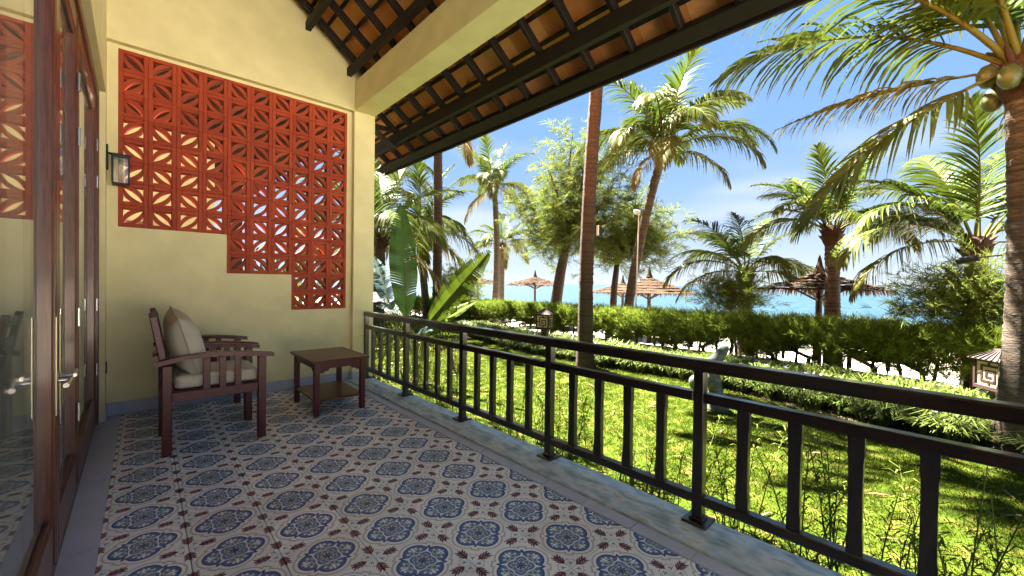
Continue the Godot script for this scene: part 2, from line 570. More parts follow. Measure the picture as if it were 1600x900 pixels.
func build_floor() -> void:
	var fl := Node3D.new()
	fl.name = "veranda_floor"
	add_child(fl)
	struct(fl)
	tag(fl, "veranda floor of blue and cream patterned tiles with lilac grey border")
	var base := MB.new()
	base.bx(Vector3(-0.42, -0.5, -5.25), Vector3(1.90, -0.0105, 1.9))
	part("mortar_bed", base, M.grout, fl)
	# the pattern field, turned a little against the walls as it is laid
	var tex := tile_texture()
	var tmat: Array = []
	for k in 3:
		var m := mat("printed cement tile", [Color(1, 1, 1), Color(0.945, 0.94, 0.935), Color(0.975, 0.975, 0.985)][k], 0.32)
		m.albedo_texture = tex
		m.roughness = 0.4
		m.metallic_specular = 0.4
		tmat.append(m)
	var rot := Basis(Vector3.UP, -TH)
	var g := 0.0016
	var hp := PITCH_T / 2
	var xl := -4 * PITCH_T - hp
	var full := slab(-hp + g, hp - g, -hp + g, hp - g, 0, 1, 0, 1)
	var meshes: Array = []
	for k in 3: meshes.append(full.mesh(tmat[k]))
	var zmin := -5.03
	var rr := RandomNumberGenerator.new()
	rr.seed = 4
	for r in range(-10, 12):
		for k in range(-4, 3):
			var c := Vector3(OX, 0, OZ) + rot * Vector3(k * PITCH_T, 0, r * PITCH_T)
			var tilt := Basis(Vector3(rr.randf_range(-1, 1), 0, rr.randf_range(-1, 1)).normalized(), rr.randf_range(0, 0.0012))
			var x1 := hp
			var z0 := -hp
			if k == 2: x1 = 1.815 - c.x + 0.004
			if c.z - hp < zmin: z0 = zmin - c.z
			if z0 > hp - 0.02 or c.z > 1.75: continue
			var at := Transform3D(rot * tilt, c)
			if x1 >= hp and z0 <= -hp:
				obj("patterned_tile", meshes[rr.randi() % 3], fl, at)
			else:
				var b := slab(-hp + g, x1 - g, z0 + g, hp - g, 0, (x1 + hp) / PITCH_T, (z0 + hp) / PITCH_T, 1)
				obj("patterned_tile", b.mesh(tmat[rr.randi() % 3]), fl, at)
	# border along the ledge
	var z := -5.05
	while z < 1.6:
		var x0 := 1.8225 + (z + 5.05) * 0.0 - TH * 0
		obj("border_tile", slab(x0 + 0.001, 1.907, z + 0.001, z + 0.302, 0, 1, 0, 1, 0.0005).mesh(M.border), fl)
		z += 0.304
	# border along the doors
	z = -5.055
	while z < 1.6:
		var xr := -0.1275 + TH * (-z - 1.87) - 0.003
		obj("border_tile", slab(-0.32, xr, z + 0.001, z + 0.302, 0, 1, 0, 1, 0.0005).mesh(M.border), fl)
		z += 0.304
	# rounded cement ledge that carries the railing
	var led := MB.new()
	var prof := [Vector2(1.909, -0.4), Vector2(1.909, 0.006), Vector2(1.918, 0.016), Vector2(1.96, 0.022), Vector2(2.15, 0.022), Vector2(2.19, 0.016), Vector2(2.212, -0.006), Vector2(2.218, -0.05), Vector2(2.218, -0.5)]
	var f := FastNoiseLite.new()
	f.seed = 9; f.frequency = 1.2
	var zs := 90
	var k0 := 0
	for a in zs + 1:
		var zz := -5.2 + 7.1 * a / zs
		for m in prof.size():
			var d: Vector2 = prof[mini(m + 1, prof.size() - 1)] - prof[maxi(m - 1, 0)]
			var wob := f.get_noise_2d(zz, m * 0.9) * 0.006 if m > 1 else 0.0
			led.vert(Vector3(prof[m].x + wob, prof[m].y + wob * 0.6, zz), Vector3(-d.y, d.x, 0).normalized())
	for a in zs:
		for m in prof.size() - 1:
			var p := k0 + a * prof.size() + m
			var q := p + prof.size()
			led.i.append_array(PackedInt32Array([p, p + 1, q, p + 1, q + 1, q]))
	var lo := part("cement_ledge", led, M.ledge)
	struct(lo)

# ---------------------------------------------------------------- house
func breeze_block(flip: bool) -> MB:
	# square frame, two bowed ribs from corner to corner that leave a leaf-shaped opening
	var b := MB.new()
	var hw := 0.1003
	var hh := 0.0984
	var f := 0.034
	var z0 := -0.095
	var z1 := 0.0
	b.bx(Vector3(-hw, -hh, z0), Vector3(-hw + f, hh, z1), 0.004)
	b.bx(Vector3(hw - f, -hh, z0), Vector3(hw, hh, z1), 0.004)
	b.bx(Vector3(-hw + f, -hh, z0 + 0.001), Vector3(hw - f, -hh + f, z1 - 0.001), 0.004)
	b.bx(Vector3(-hw + f, hh - f, z0 + 0.001), Vector3(hw - f, hh, z1 - 0.001), 0.004)
	var iw := hw - f
	var ih := hh - f
	for s in [-1.0, 1.0]:
		var n := 10
		for k in n:
			var q: Array = []
			for e in [k, k + 1]:
				var u: float = -1.0 + 2.0 * e / n
				var bow: float = (1.0 - u * u)
				for t in [0.021 * bow, 0.005 + 0.050 * pow(bow, 0.65)]:
					# along the diagonal, offset across it
					var p: Vector2 = Vector2(u * iw, u * ih) + Vector2(-1, 1).normalized() * t * s
					p.x = clampf(p.x, -iw, iw); p.y = clampf(p.y, -ih, ih)
					if flip: p.x = -p.x
					q.append(p)
			var za := z0 + 0.006
			var zb := z1 - 0.016
			var A := [q[0], q[2], q[3], q[1]]
			var poly := PackedVector2Array(A)
			if Geometry2D.is_polygon_clockwise(poly): poly.reverse()
			var P := poly
			b.quad(Vector3(P[0].x, P[0].y, zb), Vector3(P[1].x, P[1].y, zb), Vector3(P[2].x, P[2].y, zb), Vector3(P[3].x, P[3].y, zb))
			b.quad(Vector3(P[3].x, P[3].y, za), Vector3(P[2].x, P[2].y, za), Vector3(P[1].x, P[1].y, za), Vector3(P[0].x, P[0].y, za))
			for m in 4:
				var c := P[m]
				var d := P[(m + 1) % 4]
				if (c - d).length() < 0.0005: continue
				if (absf(c.distance_to(q[0])) < 1e-6 and absf(d.distance_to(q[1])) < 1e-6): continue
				b.quad(Vector3(c.x, c.y, za), Vector3(d.x, d.y, za), Vector3(d.x, d.y, zb), Vector3(c.x, c.y, zb))
	return b

func build_end_wall() -> void:
	var w := thing("end_wall", "cream end wall of the veranda with a stepped red breeze block screen", "wall")
	var b := MB.new()
	b.prism(PackedVector2Array([Vector2(-0.34, -0.4), Vector2(1.948, -0.4), Vector2(1.948, 3.283), Vector2(1.8885, 3.283), Vector2(1.8885, 0.890), Vector2(1.2863, 0.890), Vector2(1.2863, 1.284), Vector2(0.6845, 1.284), Vector2(0.6845, 1.678), Vector2(-0.1185, 1.678), Vector2(-0.1185, 3.283), Vector2(-0.34, 3.283)]), ZW - 0.11, ZW)
	b.bx(Vector3(-0.1185, 3.253, ZW - 0.11), Vector3(1.8885, 3.283, ZW - 0.002))
	part("wall", b, M.paint, w)
	var g := MB.new()
	g.prism(PackedVector2Array([Vector2(-0.34, 3.283), Vector2(2.206, 3.283), Vector2(2.206, roof_y(2.206) + 0.09), Vector2(-0.34, roof_y(-0.34) + 0.09)]), ZW - 0.14, ZG)
	part("gable", g, M.paint, w)
	var c := MB.new()
	c.bx(Vector3(1.948, -0.4, ZW - 0.16), Vector3(2.206, 3.283, ZG), 0.004)
	part("column", c, M.paint, w)
	var ms: Array = []
	for flip in [false, true]:
		for k in 3: ms.append(breeze_block(flip).mesh(M["block%d" % k]))
	for r in 12:
		for k in 10:
			if r >= 8 and k < 4: continue
			if r >= 10 and k < 7: continue
			var at := Vector3(-0.1182 + 0.2006 * (k + 0.5), 3.2525 - 0.1968 * (r + 0.5), ZW + 0.004 + rng.randf_range(-0.001, 0.001))
			obj("breeze_block", ms[(3 if (r + k) % 2 == 0 else 0) + rng.randi() % 3], w, Transform3D(Basis(), at))
	# skirting tiles
	var x := -0.205
	while x < 1.92:
		var x1 := minf(x + 0.303, 1.945)
		var s := MB.new()
		s.bx(Vector3(x, 0.001, ZW), Vector3(x1 - 0.002, 0.115, ZW + 0.011), 0.002)
		part("skirting_tile", s, M.border, w)
		x += 0.305
	var s2 := MB.new()
	s2.bx(Vector3(1.9365, 0.001, ZW + 0.0115), Vector3(1.9475, 0.112, ZG + 0.012), 0.002)
	s2.bx(Vector3(1.9485, 0.001, ZG), Vector3(2.02, 0.112, ZG + 0.0115), 0.002)
	part("skirting_tile", s2, M.border, w)

func build_house_wall() -> void:
	# wall that holds the doors, and the dim room behind them
	var w := thing("house_wall", "cream house wall around the tall glazed doors", "wall")
	var b := MB.new()
	b.bx(Vector3(-0.36, -0.4, -5.06), Vector3(-0.19, 5.45, -4.87))
	b.bx(Vector3(-0.36, 2.775, -4.87), Vector3(-0.19, 5.45, 3.4))
	b.bx(Vector3(-0.36, -0.4, 1.6), Vector3(-0.19, 2.775, 3.4))
	part("wall", b, M.paint, w)
	var s := MB.new()
	s.bx(Vector3(-0.19, 0.002, -5.046), Vector3(-0.179, 0.115, -4.872), 0.002)
	part("skirting_tile", s, M.border, w)
	var sw := MB.new()
	sw.bx(Vector3(-0.19, 0.40, -4.98), Vector3(-0.182, 0.50, -4.92), 0.003)
	part("socket_cover", sw, M.black, w)
	var r := thing("bedroom", "dim bedroom behind the glazed doors", "room")
	var rb := MB.new()
	rb.bx(Vector3(-3.6, -0.2, -5.2), Vector3(-3.5, 2.9, 1.8))
	rb.bx(Vector3(-3.5, -0.2, -5.2), Vector3(-0.362, 2.9, -5.07))
	rb.bx(Vector3(-3.5, -0.2, 1.7), Vector3(-0.362, 2.9, 1.8))
	part("room_wall", rb, M.roomwall, r)
	var rf := MB.new()
	rf.bx(Vector3(-3.5, -0.2, -5.07), Vector3(-0.421, 0.0, 1.7))
	part("room_floor", rf, M.roomfloor, r)
	var rc := MB.new()
	rc.bx(Vector3(-3.5, 2.8, -5.07), Vector3(-0.362, 2.9, 1.7))
	part("room_ceiling", rc, M.roomwall, r)
	# folds of a drawn curtain just inside
	for side in 2:
		var cu := MB.new()
		var z0 := -4.85 if side == 0 else -1.2
		var n := 60
		var k0 := cu.v.size()
		for a in n + 1:
			var z := z0 + 1.1 * a / n
			var x := -0.55 + 0.035 * sin(a * 1.15)
			var nn := Vector3(-1, 0, 0.9 * cos(a * 1.15)).normalized()
			cu.vert(Vector3(x, 0.02, z), nn); cu.vert(Vector3(x, 2.7, z), nn)
		for a in n:
			var p := k0 + a * 2
			cu.i.append_array(PackedInt32Array([p, p + 1, p + 2, p + 1, p + 3, p + 2]))
		part("curtain", cu, M.curtain, r)

func build_doors() -> void:
	var fr := thing("door_frame", "tall brown timber door frame in the house wall", "door frame")
	var j := MB.new()
	j.bx(Vector3(-0.33, 0.001, -4.868), Vector3(-0.226, 2.77, -4.80), 0.005)
	j.bx(Vector3(-0.31, 0.002, -4.80), Vector3(-0.262, 2.70, -4.775), 0.004)
	part("jamb", j, M.doorwood, fr)
	var hd := MB.new()
	hd.bx(Vector3(-0.33, 2.70, -4.80), Vector3(-0.228, 2.769, 1.6), 0.005)
	part("head", hd, M.doorrail, fr)
	var th := MB.new()
	th.bx(Vector3(-0.33, 0.0005, -4.80), Vector3(-0.243, 0.022, 1.6), 0.003)
	part("threshold", th, M.doorrail, fr)
	# leaves: [z far, z near]
	var spans := [[-4.772, -3.372], [-3.368, -2.565], [-2.50, -1.50], [-1.495, -0.4]]
	var labels := ["far fixed glazed door leaf against the jamb", "glazed door leaf with lever handle and long lock plate, second from the far end", "nearest glazed door leaf in view with its lever handle at the meeting stile", "glazed door leaf beside the camera"]
	for k in 4:
		var d := thing("glass_door", labels[k], "door", Vector3.ZERO, "brown glazed veranda doors")
		var z0: float = spans[k][0]
		var z1: float = spans[k][1]
		var st := 0.048
		var xo := -0.243
		var xi := -0.288
		for e in [[z0, z0 + st], [z1 - st, z1]]:
			var s := MB.new()
			s.bx(Vector3(xi, 0.025, e[0]), Vector3(xo, 2.695, e[1]), 0.006)
			var zc: float = (e[0] + e[1]) / 2
			s.bx(Vector3(xo - 0.002, 0.05, zc - 0.012), Vector3(xo + 0.004, 2.66, zc + 0.012), 0.003)
			part("stile", s, M.doorwood, d)
		var br := MB.new()
		br.bx(Vector3(xi, 0.025, z0 + st), Vector3(xo - 0.001, 0.225, z1 - st), 0.008)
		part("bottom_rail", br, M.doorrail, d)
		var tr := MB.new()
		tr.bx(Vector3(xi, 2.575, z0 + st), Vector3(xo - 0.001, 2.695, z1 - st), 0.008)
		part("top_rail", tr, M.doorrail, d)
		var gl := MB.new()
		gl.bx(Vector3(-0.272, 0.215, z0 + st - 0.01), Vector3(-0.268, 2.585, z1 - st + 0.01))
		part("pane", gl, M.glass, d)
		var bd := MB.new()
		for y in [[0.225, 0.24], [2.56, 2.575]]:
			bd.bx(Vector3(-0.266, y[0], z0 + st), Vector3(-0.252, y[1], z1 - st), 0.003)
		part("glazing_bead", bd, M.doorrail, d)
		if k == 1 or k == 2:
			var zc := z1 - 0.024 if k == 1 else z0 + 0.024
			var hp := MB.new()
			hp.bx(Vector3(xo + 0.0045, 0.66, zc - 0.02), Vector3(xo + 0.010, 1.06, zc + 0.02), 0.002)
			part("lock_plate", hp, M.brass, d)
			var lv := MB.new()
			var dirz := -1.0 if k == 1 else 1.0
			lv.tube([Vector3(xo + 0.01, 0.80, zc), Vector3(xo + 0.045, 0.80, zc)], [0.011, 0.010], 10)
			lv.tube([Vector3(xo + 0.047, 0.80, zc - 0.008 * dirz), Vector3(xo + 0.049, 0.80, zc + 0.03 * dirz), Vector3(xo + 0.047, 0.799, zc + 0.08 * dirz), Vector3(xo + 0.043, 0.798, zc + 0.125 * dirz)], [0.0105, 0.0095, 0.0085, 0.0095], 10)
			part("lever_handle", lv, M.steel, d)
		if k < 2:
			for y in [0.42, 0.95, 1.95, 2.25]:
				var hg := MB.new()
				var zh: float = z1 - 0.001 if k == 0 else z0 + 0.001
				hg.tube([Vector3(xo + 0.009, y, zh + (0.016 if k == 0 else 0.05)), Vector3(xo + 0.009, y + 0.10, zh + (0.016 if k == 0 else 0.05))], [0.007, 0.007], 8)
				if k == 1: part("hinge", hg, M.steel, d)
				else:
					var hj := MB.new()
					hj.tube([Vector3(-0.235, y, -4.77), Vector3(-0.235, y + 0.10, -4.77)], [0.008, 0.008], 8)
					part("hinge", hj, M.steel, d)
	var mp := thing("door_mullion", "dark brown grooved timber post where the glazed doors meet", "post")
	var m := MB.new()
	m.bx(Vector3(-0.33, 0.023, -2.564), Vector3(-0.239, 2.70, -2.502), 0.006)
	for x in [-0.262, -0.285]:
		m.bx(Vector3(x - 0.007, 0.03, -2.503), Vector3(x + 0.005, 2.69, -2.493), 0.004)
	part("post", m, M.doorwood, mp)

func build_lantern() -> void:
	var l := thing("wall_lantern", "black square wall lantern with clear glass and a bare bulb", "lamp", Vector3(-0.19, 2.17, -4.95))
	var p := MB.new()
	p.bx(Vector3(0, -0.02, -0.035), Vector3(0.014, 0.19, 0.035), 0.004)
	part("wall_plate", p, M.black, l)
	var a := MB.new()
	a.bar(Vector3(0.012, 0.12, 0), Vector3(0.16, 0.12, 0), 0.02, 0.018, Vector3.UP, 0.003)
	part("arm", a, M.black, l)
	var f := MB.new()
	var c := 0.092
	var s := 0.052
	f.bx(Vector3(c - s - 0.006, 0.085, -s - 0.006), Vector3(c + s + 0.006, 0.112, s + 0.006), 0.004)
	f.bx(Vector3(c - s - 0.002, -0.145, -s - 0.002), Vector3(c + s + 0.002, -0.127, s + 0.002), 0.003)
	for x in [-1, 1]:
		for z in [-1, 1]:
			f.bx(Vector3(c + x * s - 0.006, -0.127, z * s - 0.006), Vector3(c + x * s + 0.006, 0.085, z * s + 0.006), 0.002)
	part("frame", f, M.black, l)
	var gl := MB.new()
	for z in [-1, 1]:
		gl.bx(Vector3(c - s + 0.006, -0.127, z * s - 0.001), Vector3(c + s - 0.006, 0.085, z * s + 0.001))
		gl.bx(Vector3(c + z * s - 0.001, -0.127, -s + 0.006), Vector3(c + z * s + 0.001, 0.085, s - 0.006))
	part("glass", gl, M.clear, l)
	var so := MB.new()
	so.tube([Vector3(c, 0.085, 0), Vector3(c, 0.04, 0)], [0.016, 0.016], 12)
	part("socket", so, M.black, l)
	var bu := MB.new()
	bu.lathe([Vector2(0.001, -0.072), Vector2(0.016, -0.066), Vector2(0.028, -0.045), Vector2(0.030, -0.025), Vector2(0.024, 0.0), Vector2(0.014, 0.025), Vector2(0.013, 0.04)], 14, Vector3(c, 0, 0))
	part("bulb", bu, M.clear, l)
	var fi := MB.new()
	fi.tube([Vector3(c - 0.006, 0.03, 0), Vector3(c - 0.01, -0.03, 0), Vector3(c, -0.045, 0), Vector3(c + 0.01, -0.03, 0), Vector3(c + 0.006, 0.03, 0)], [0.0015, 0.0015, 0.0015, 0.0015, 0.0015], 5)
	part("filament", fi, M.brass, l)

func build_beam_and_roof() -> void:
	var bm := thing("eave_beam", "cream plastered beam running from the column along the veranda", "beam")
	var b := MB.new()
	b.bx(Vector3(1.948, 3.283, ZG), Vector3(2.206, 3.633, 1.42), 0.003)
	part("beam", b, M.paint, bm)
	var rf := thing("veranda_roof", "pitched veranda roof of clay tiles on dark timber rafters", "roof")
	var z0 := -6.3
	var z1 := 1.4
	# purlins
	for x in [0.75, 1.44, 1.90, 2.625]:
		var p := MB.new()
		var dep := 0.07 if x < 2 else 0.115
		p.box(Transform3D(Basis(), rp(x, -dep / 2 - 0.001, (z0 + z1) / 2)), Vector3(0.028, dep / 2 + 0.012, (z1 - z0) / 2), 0.004)
		part("purlin", p, M.roofwood, rf)
	var ep := MB.new()
	ep.box(Transform3D(ROOF_B, rp(2.885, 0.02, (z0 + z1) / 2)), Vector3(0.055, 0.05, (z1 - z0) / 2), 0.004)
	part("purlin", ep, M.roofwood, rf)
	# rafters
	var z := -2.15 - 0.385 * 10
	while z < z1:
		var r := MB.new()
		r.box(Transform3D(ROOF_B, (rp(-0.8, 0.04, z) + rp(2.93, 0.04, z)) / 2), Vector3((2.93 + 0.8) / 0.7971 / 2, 0.039, 0.020), 0.004)
		part("rafter", r, M.rafter, rf)
		z += 0.385
	# battens, and the tiles that lie on them
	var step := 0.215
	var n := int(3.80 / 0.7971 / step)
	var bm_ := MB.new()
	bm_.box(Transform3D(), Vector3(0.017, 0.0145, (z1 - z0) / 2), 0.002)
	var bmesh := bm_.mesh(M.roofwood)
	var tm: Array = []
	var rr := RandomNumberGenerator.new()
	rr.seed = 77
	for k in 8:
		var t := MB.new()
		var hl := 0.165
		var hw := 0.0905
		# flat clay tile with two nail lugs near the head and a clipped tail
		var cut := rr.randf_range(0.012, 0.03)
		t.prism(PackedVector2Array([Vector2(-hl, -hw), Vector2(hl - cut, -hw), Vector2(hl, -hw + cut * 1.4), Vector2(hl, hw - cut * 1.4), Vector2(hl - cut, hw), Vector2(-hl, hw)]), -0.006, 0.006, Transform3D(Basis(Vector3(1, 0, 0), Vector3(0, 0, 1), Vector3(0, -1, 0)), Vector3.ZERO))
		for s in [-1, 1]:
			t.bx(Vector3(0.02, -0.016, s * 0.045 - 0.008), Vector3(0.038, -0.006, s * 0.045 + 0.008), 0.003)
		tm.append(t.mesh(M["rooftile%d" % (k % 4)]))
	var rest := [[], [], [], []]
	var count := 0
	for a in n + 1:
		var x := 2.905 - a * step * 0.7971
		obj("batten", bmesh, rf, Transform3D(ROOF_B, rp(x, 0.094, (z0 + z1) / 2)))
		var zz := z0 + 0.09 + (0.09 if a % 2 else 0.0)
		while zz < z1:
			var at := Transform3D(ROOF_B * Basis(Vector3(0, 0, 1), rr.randf_range(0.035, 0.05)) * Basis(Vector3.UP, rr.randf_range(-0.012, 0.012)), rp(x - 0.05, 0.126 + rr.randf_range(-0.002, 0.002), zz))
			var k := rr.randi() % 8
			var inview := (x > 2.15 and zz < 0.1) or (x > 0.8 and x < 2.0 and zz < -2.6 and zz > -5.0)
			if inview and count < 298:
				obj("roof_tile", tm[k], rf, at); count += 1
			else: rest[k % 4].append(at)
			zz += 0.184
	for k in 4: many("roof_tiles", tm[k], rest[k], [], rf)
	# underlay above the tiles keeps the sky out
	var ul := MB.new()
	ul.box(Transform3D(ROOF_B, (rp(-0.85, 0.17, -2.45) + rp(2.93, 0.17, -2.45)) / 2), Vector3((2.93 + 0.85) / 0.7971 / 2, 0.008, 3.86))
	part("tile_capping", ul, M.rooftile1, rf)
	var fa := MB.new()
	fa.bx(Vector3(2.952, 2.928, z0), Vector3(2.978, 3.075, z1), 0.004)
	part("fascia_board", fa, M.roofwood, rf)
	# far slope of the roof, over the house
	var bs := MB.new()
	bs.bx(Vector3(-4.0, 5.86, z0), Vector3(-0.84, 5.98, z1))
	part("ridge_slab", bs, M.rooftile3, rf)
	var br := thing("eave_bracket", "dark timber bracket that props the eave outside the column", "bracket")
	var zb := -5.27
	var A := Vector3(2.22, 3.275, zb)
	var B := Vector3(2.92, 3.0, zb)
	for q in [[Vector3(2.20, 3.275, zb), Vector3(2.90, 3.285, zb), 0.045], [Vector3(2.215, 3.275, zb), Vector3(2.60, 3.02, zb + 0.05), 0.045], [Vector3(2.20, 2.80, zb + 0.0), Vector3(2.88, 3.262, zb), 0.03]]:
		var m := MB.new()
		m.bar(q[0], q[1], q[2], q[2] * 1.2, Vector3.UP, 0.004)
		part("brace", m, M.roofwood, br)

func build_railing() -> void:
	var r := thing("veranda_railing", "dark varnished timber railing along the edge of the veranda", "railing")
	var x := 2.115
	var z0 := -4.98
	var z1 := 1.2
	var t := MB.new()
	t.bx(Vector3(x - 0.036, 0.79, z0 - 0.005), Vector3(x + 0.036, 0.848, z1), 0.007)
	part("top_rail", t, M.rail, r)
	var zs: Array = []
	for k in 7: zs.append(-4.9805 + 1.0245 * k + (0.06 if k > 4 else 0.0))
	var pm := MB.new()
	pm.bx(Vector3(-0.026, 0.045, -0.026), Vector3(0.026, 0.79, 0.026), 0.004)
	var pmesh := pm.mesh(M.post)
	var bp := MB.new()
	bp.bx(Vector3(-0.062, 0.0, -0.062), Vector3(0.062, 0.016, 0.062), 0.004)
	bp.bx(Vector3(-0.034, 0.016, -0.034), Vector3(0.034, 0.028, 0.034), 0.004)
	var bpm := bp.mesh(M.post)
	var bal := MB.new()
	# flat baluster: full ends, waisted between two shoulders
	var pr := PackedVector2Array()
	for q in [[0.165, 0.0262], [0.225, 0.0262], [0.25, 0.0234], [0.40, 0.0226], [0.53, 0.0234], [0.555, 0.0262], [0.635, 0.0262]]: pr.append(Vector2(q[1], q[0]))
	var back := pr.duplicate(); back.reverse()
	for q in back: pr.append(Vector2(-q.x, q.y))
	bal.prism(pr, -0.016, 0.016, Transform3D(Basis(Vector3(0, 0, 1), Vector3.UP, Vector3(-1, 0, 0)), Vector3.ZERO))
	var balm := bal.mesh(M.post)
	for k in 7:
		var z: float = zs[k]
		var po := obj("post", pmesh, r, Transform3D(Basis(), Vector3(x, 0, z)))
		obj("base_plate", bpm, po, Transform3D(Basis(), Vector3(0, 0.021, 0)))
		if k == 6: break
		for q in [["mid_rail", 0.635, 0.683, 0.028], ["bottom_rail", 0.117, 0.165, 0.026]]:
			var m := MB.new()
			m.bx(Vector3(x - q[3], q[1], z + 0.026), Vector3(x + q[3], q[2], zs[k + 1] - 0.026), 0.005)
			part(q[0], m, M.rail, r)
		for b in 4:
			obj("baluster", balm, r, Transform3D(Basis(), Vector3(x, 0, z + 1.0245 * (b + 1) / 5.0)))

# ---------------------------------------------------------------- furniture
func cushion(w: float, h: float, th: float, pinch: float, n := 22) -> MB:
	# pillow in the xy plane, thick along z, corners drawn out to points
	var b := MB.new()
	for s in [-1.0, 1.0]:
		var k0 := b.v.size()
		var P := []
		for a in n + 1:
			for c in n + 1:
				var u := -1.0 + 2.0 * a / n
				var v := -1.0 + 2.0 * c / n
				var pu := u * (1.0 - pinch * (1.0 - v * v) * u * u)
				var pv := v * (1.0 - pinch * (1.0 - u * u) * v * v)
				var t := pow(maxf(1.0 - pow(absf(u), 2.6), 0.0), 0.55) * pow(maxf(1.0 - pow(absf(v), 2.6), 0.0), 0.55)
				t += 0.035 * sin(u * 7.0 + v * 4.0) * (1.0 - absf(u)) * (1.0 - absf(v))
				P.append(Vector3(pu * w, pv * h, s * t * th))
		for a in n + 1:
			for c in n + 1:
				var dx: Vector3 = P[mini(a + 1, n) * (n + 1) + c] - P[maxi(a - 1, 0) * (n + 1) + c]
				var dy: Vector3 = P[a * (n + 1) + mini(c + 1, n)] - P[a * (n + 1) + maxi(c - 1, 0)]
				b.vert(P[a * (n + 1) + c], dx.cross(dy).normalized() * s)
		for a in n:
			for c in n:
				var p := k0 + a * (n + 1) + c
				var q := p + n + 1
				if s > 0: b.i.append_array(PackedInt32Array([p, p + 1, q, p + 1, q + 1, q]))
				else: b.i.append_array(PackedInt32Array([p, q, p + 1, p + 1, q, q + 1]))
	return b

func cushion_cord(w: float, h: float, pinch: float) -> MB:
	var b := MB.new()
	var pts: Array = []
	var rad: Array = []
	for e in 65:
		var g := e / 64.0 * 4.0
		var s := int(g) % 4
		var f := (g - int(g)) * 2.0 - 1.0
		var u: float = [f, 1.0, -f, -1.0][s]
		var v: float = [-1.0, f, 1.0, -f][s]
		pts.append(Vector3(u * (1.0 - pinch * (1.0 - v * v) * u * u) * w, v * (1.0 - pinch * (1.0 - u * u) * v * v) * h, 0))
		rad.append(0.0055)
	b.tube(pts, rad, 6, false)
	return b

func soft_box(h: Vector3, e: float, crown: float) -> MB:
	# seat pad: rounded box with a crowned top
	var b := MB.new()
	var n := 12
	for ax in 3:
		for s in [-1.0, 1.0]:
			var u := (ax + 1) % 3
			var w := (ax + 2) % 3
			var k0 := b.v.size()
			for a in n + 1:
				for c in n + 1:
					var p := Vector3.ZERO
					p[ax] = s * h[ax]; p[u] = (-1.0 + 2.0 * a / n) * h[u]; p[w] = (-1.0 + 2.0 * c / n) * h[w]
					var core := p.clamp(-(h - Vector3.ONE * e), h - Vector3.ONE * e)
					var d := (p - core).normalized()
					var q := core + d * e
					if q.y > 0: q.y += crown * (1.0 - pow(q.x / h.x, 2.0)) * (1.0 - pow(q.z / h.z, 2.0)) * q.y / h.y
					b.vert(q, d)
			for a in n:
				for c in n:
					var p := k0 + a * (n + 1) + c
					var q := p + n + 1
					if s > 0: b.i.append_array(PackedInt32Array([p, p + 1, q, p + 1, q + 1, q]))
					else: b.i.append_array(PackedInt32Array([p, q, p + 1, p + 1, q, q + 1]))
	return b

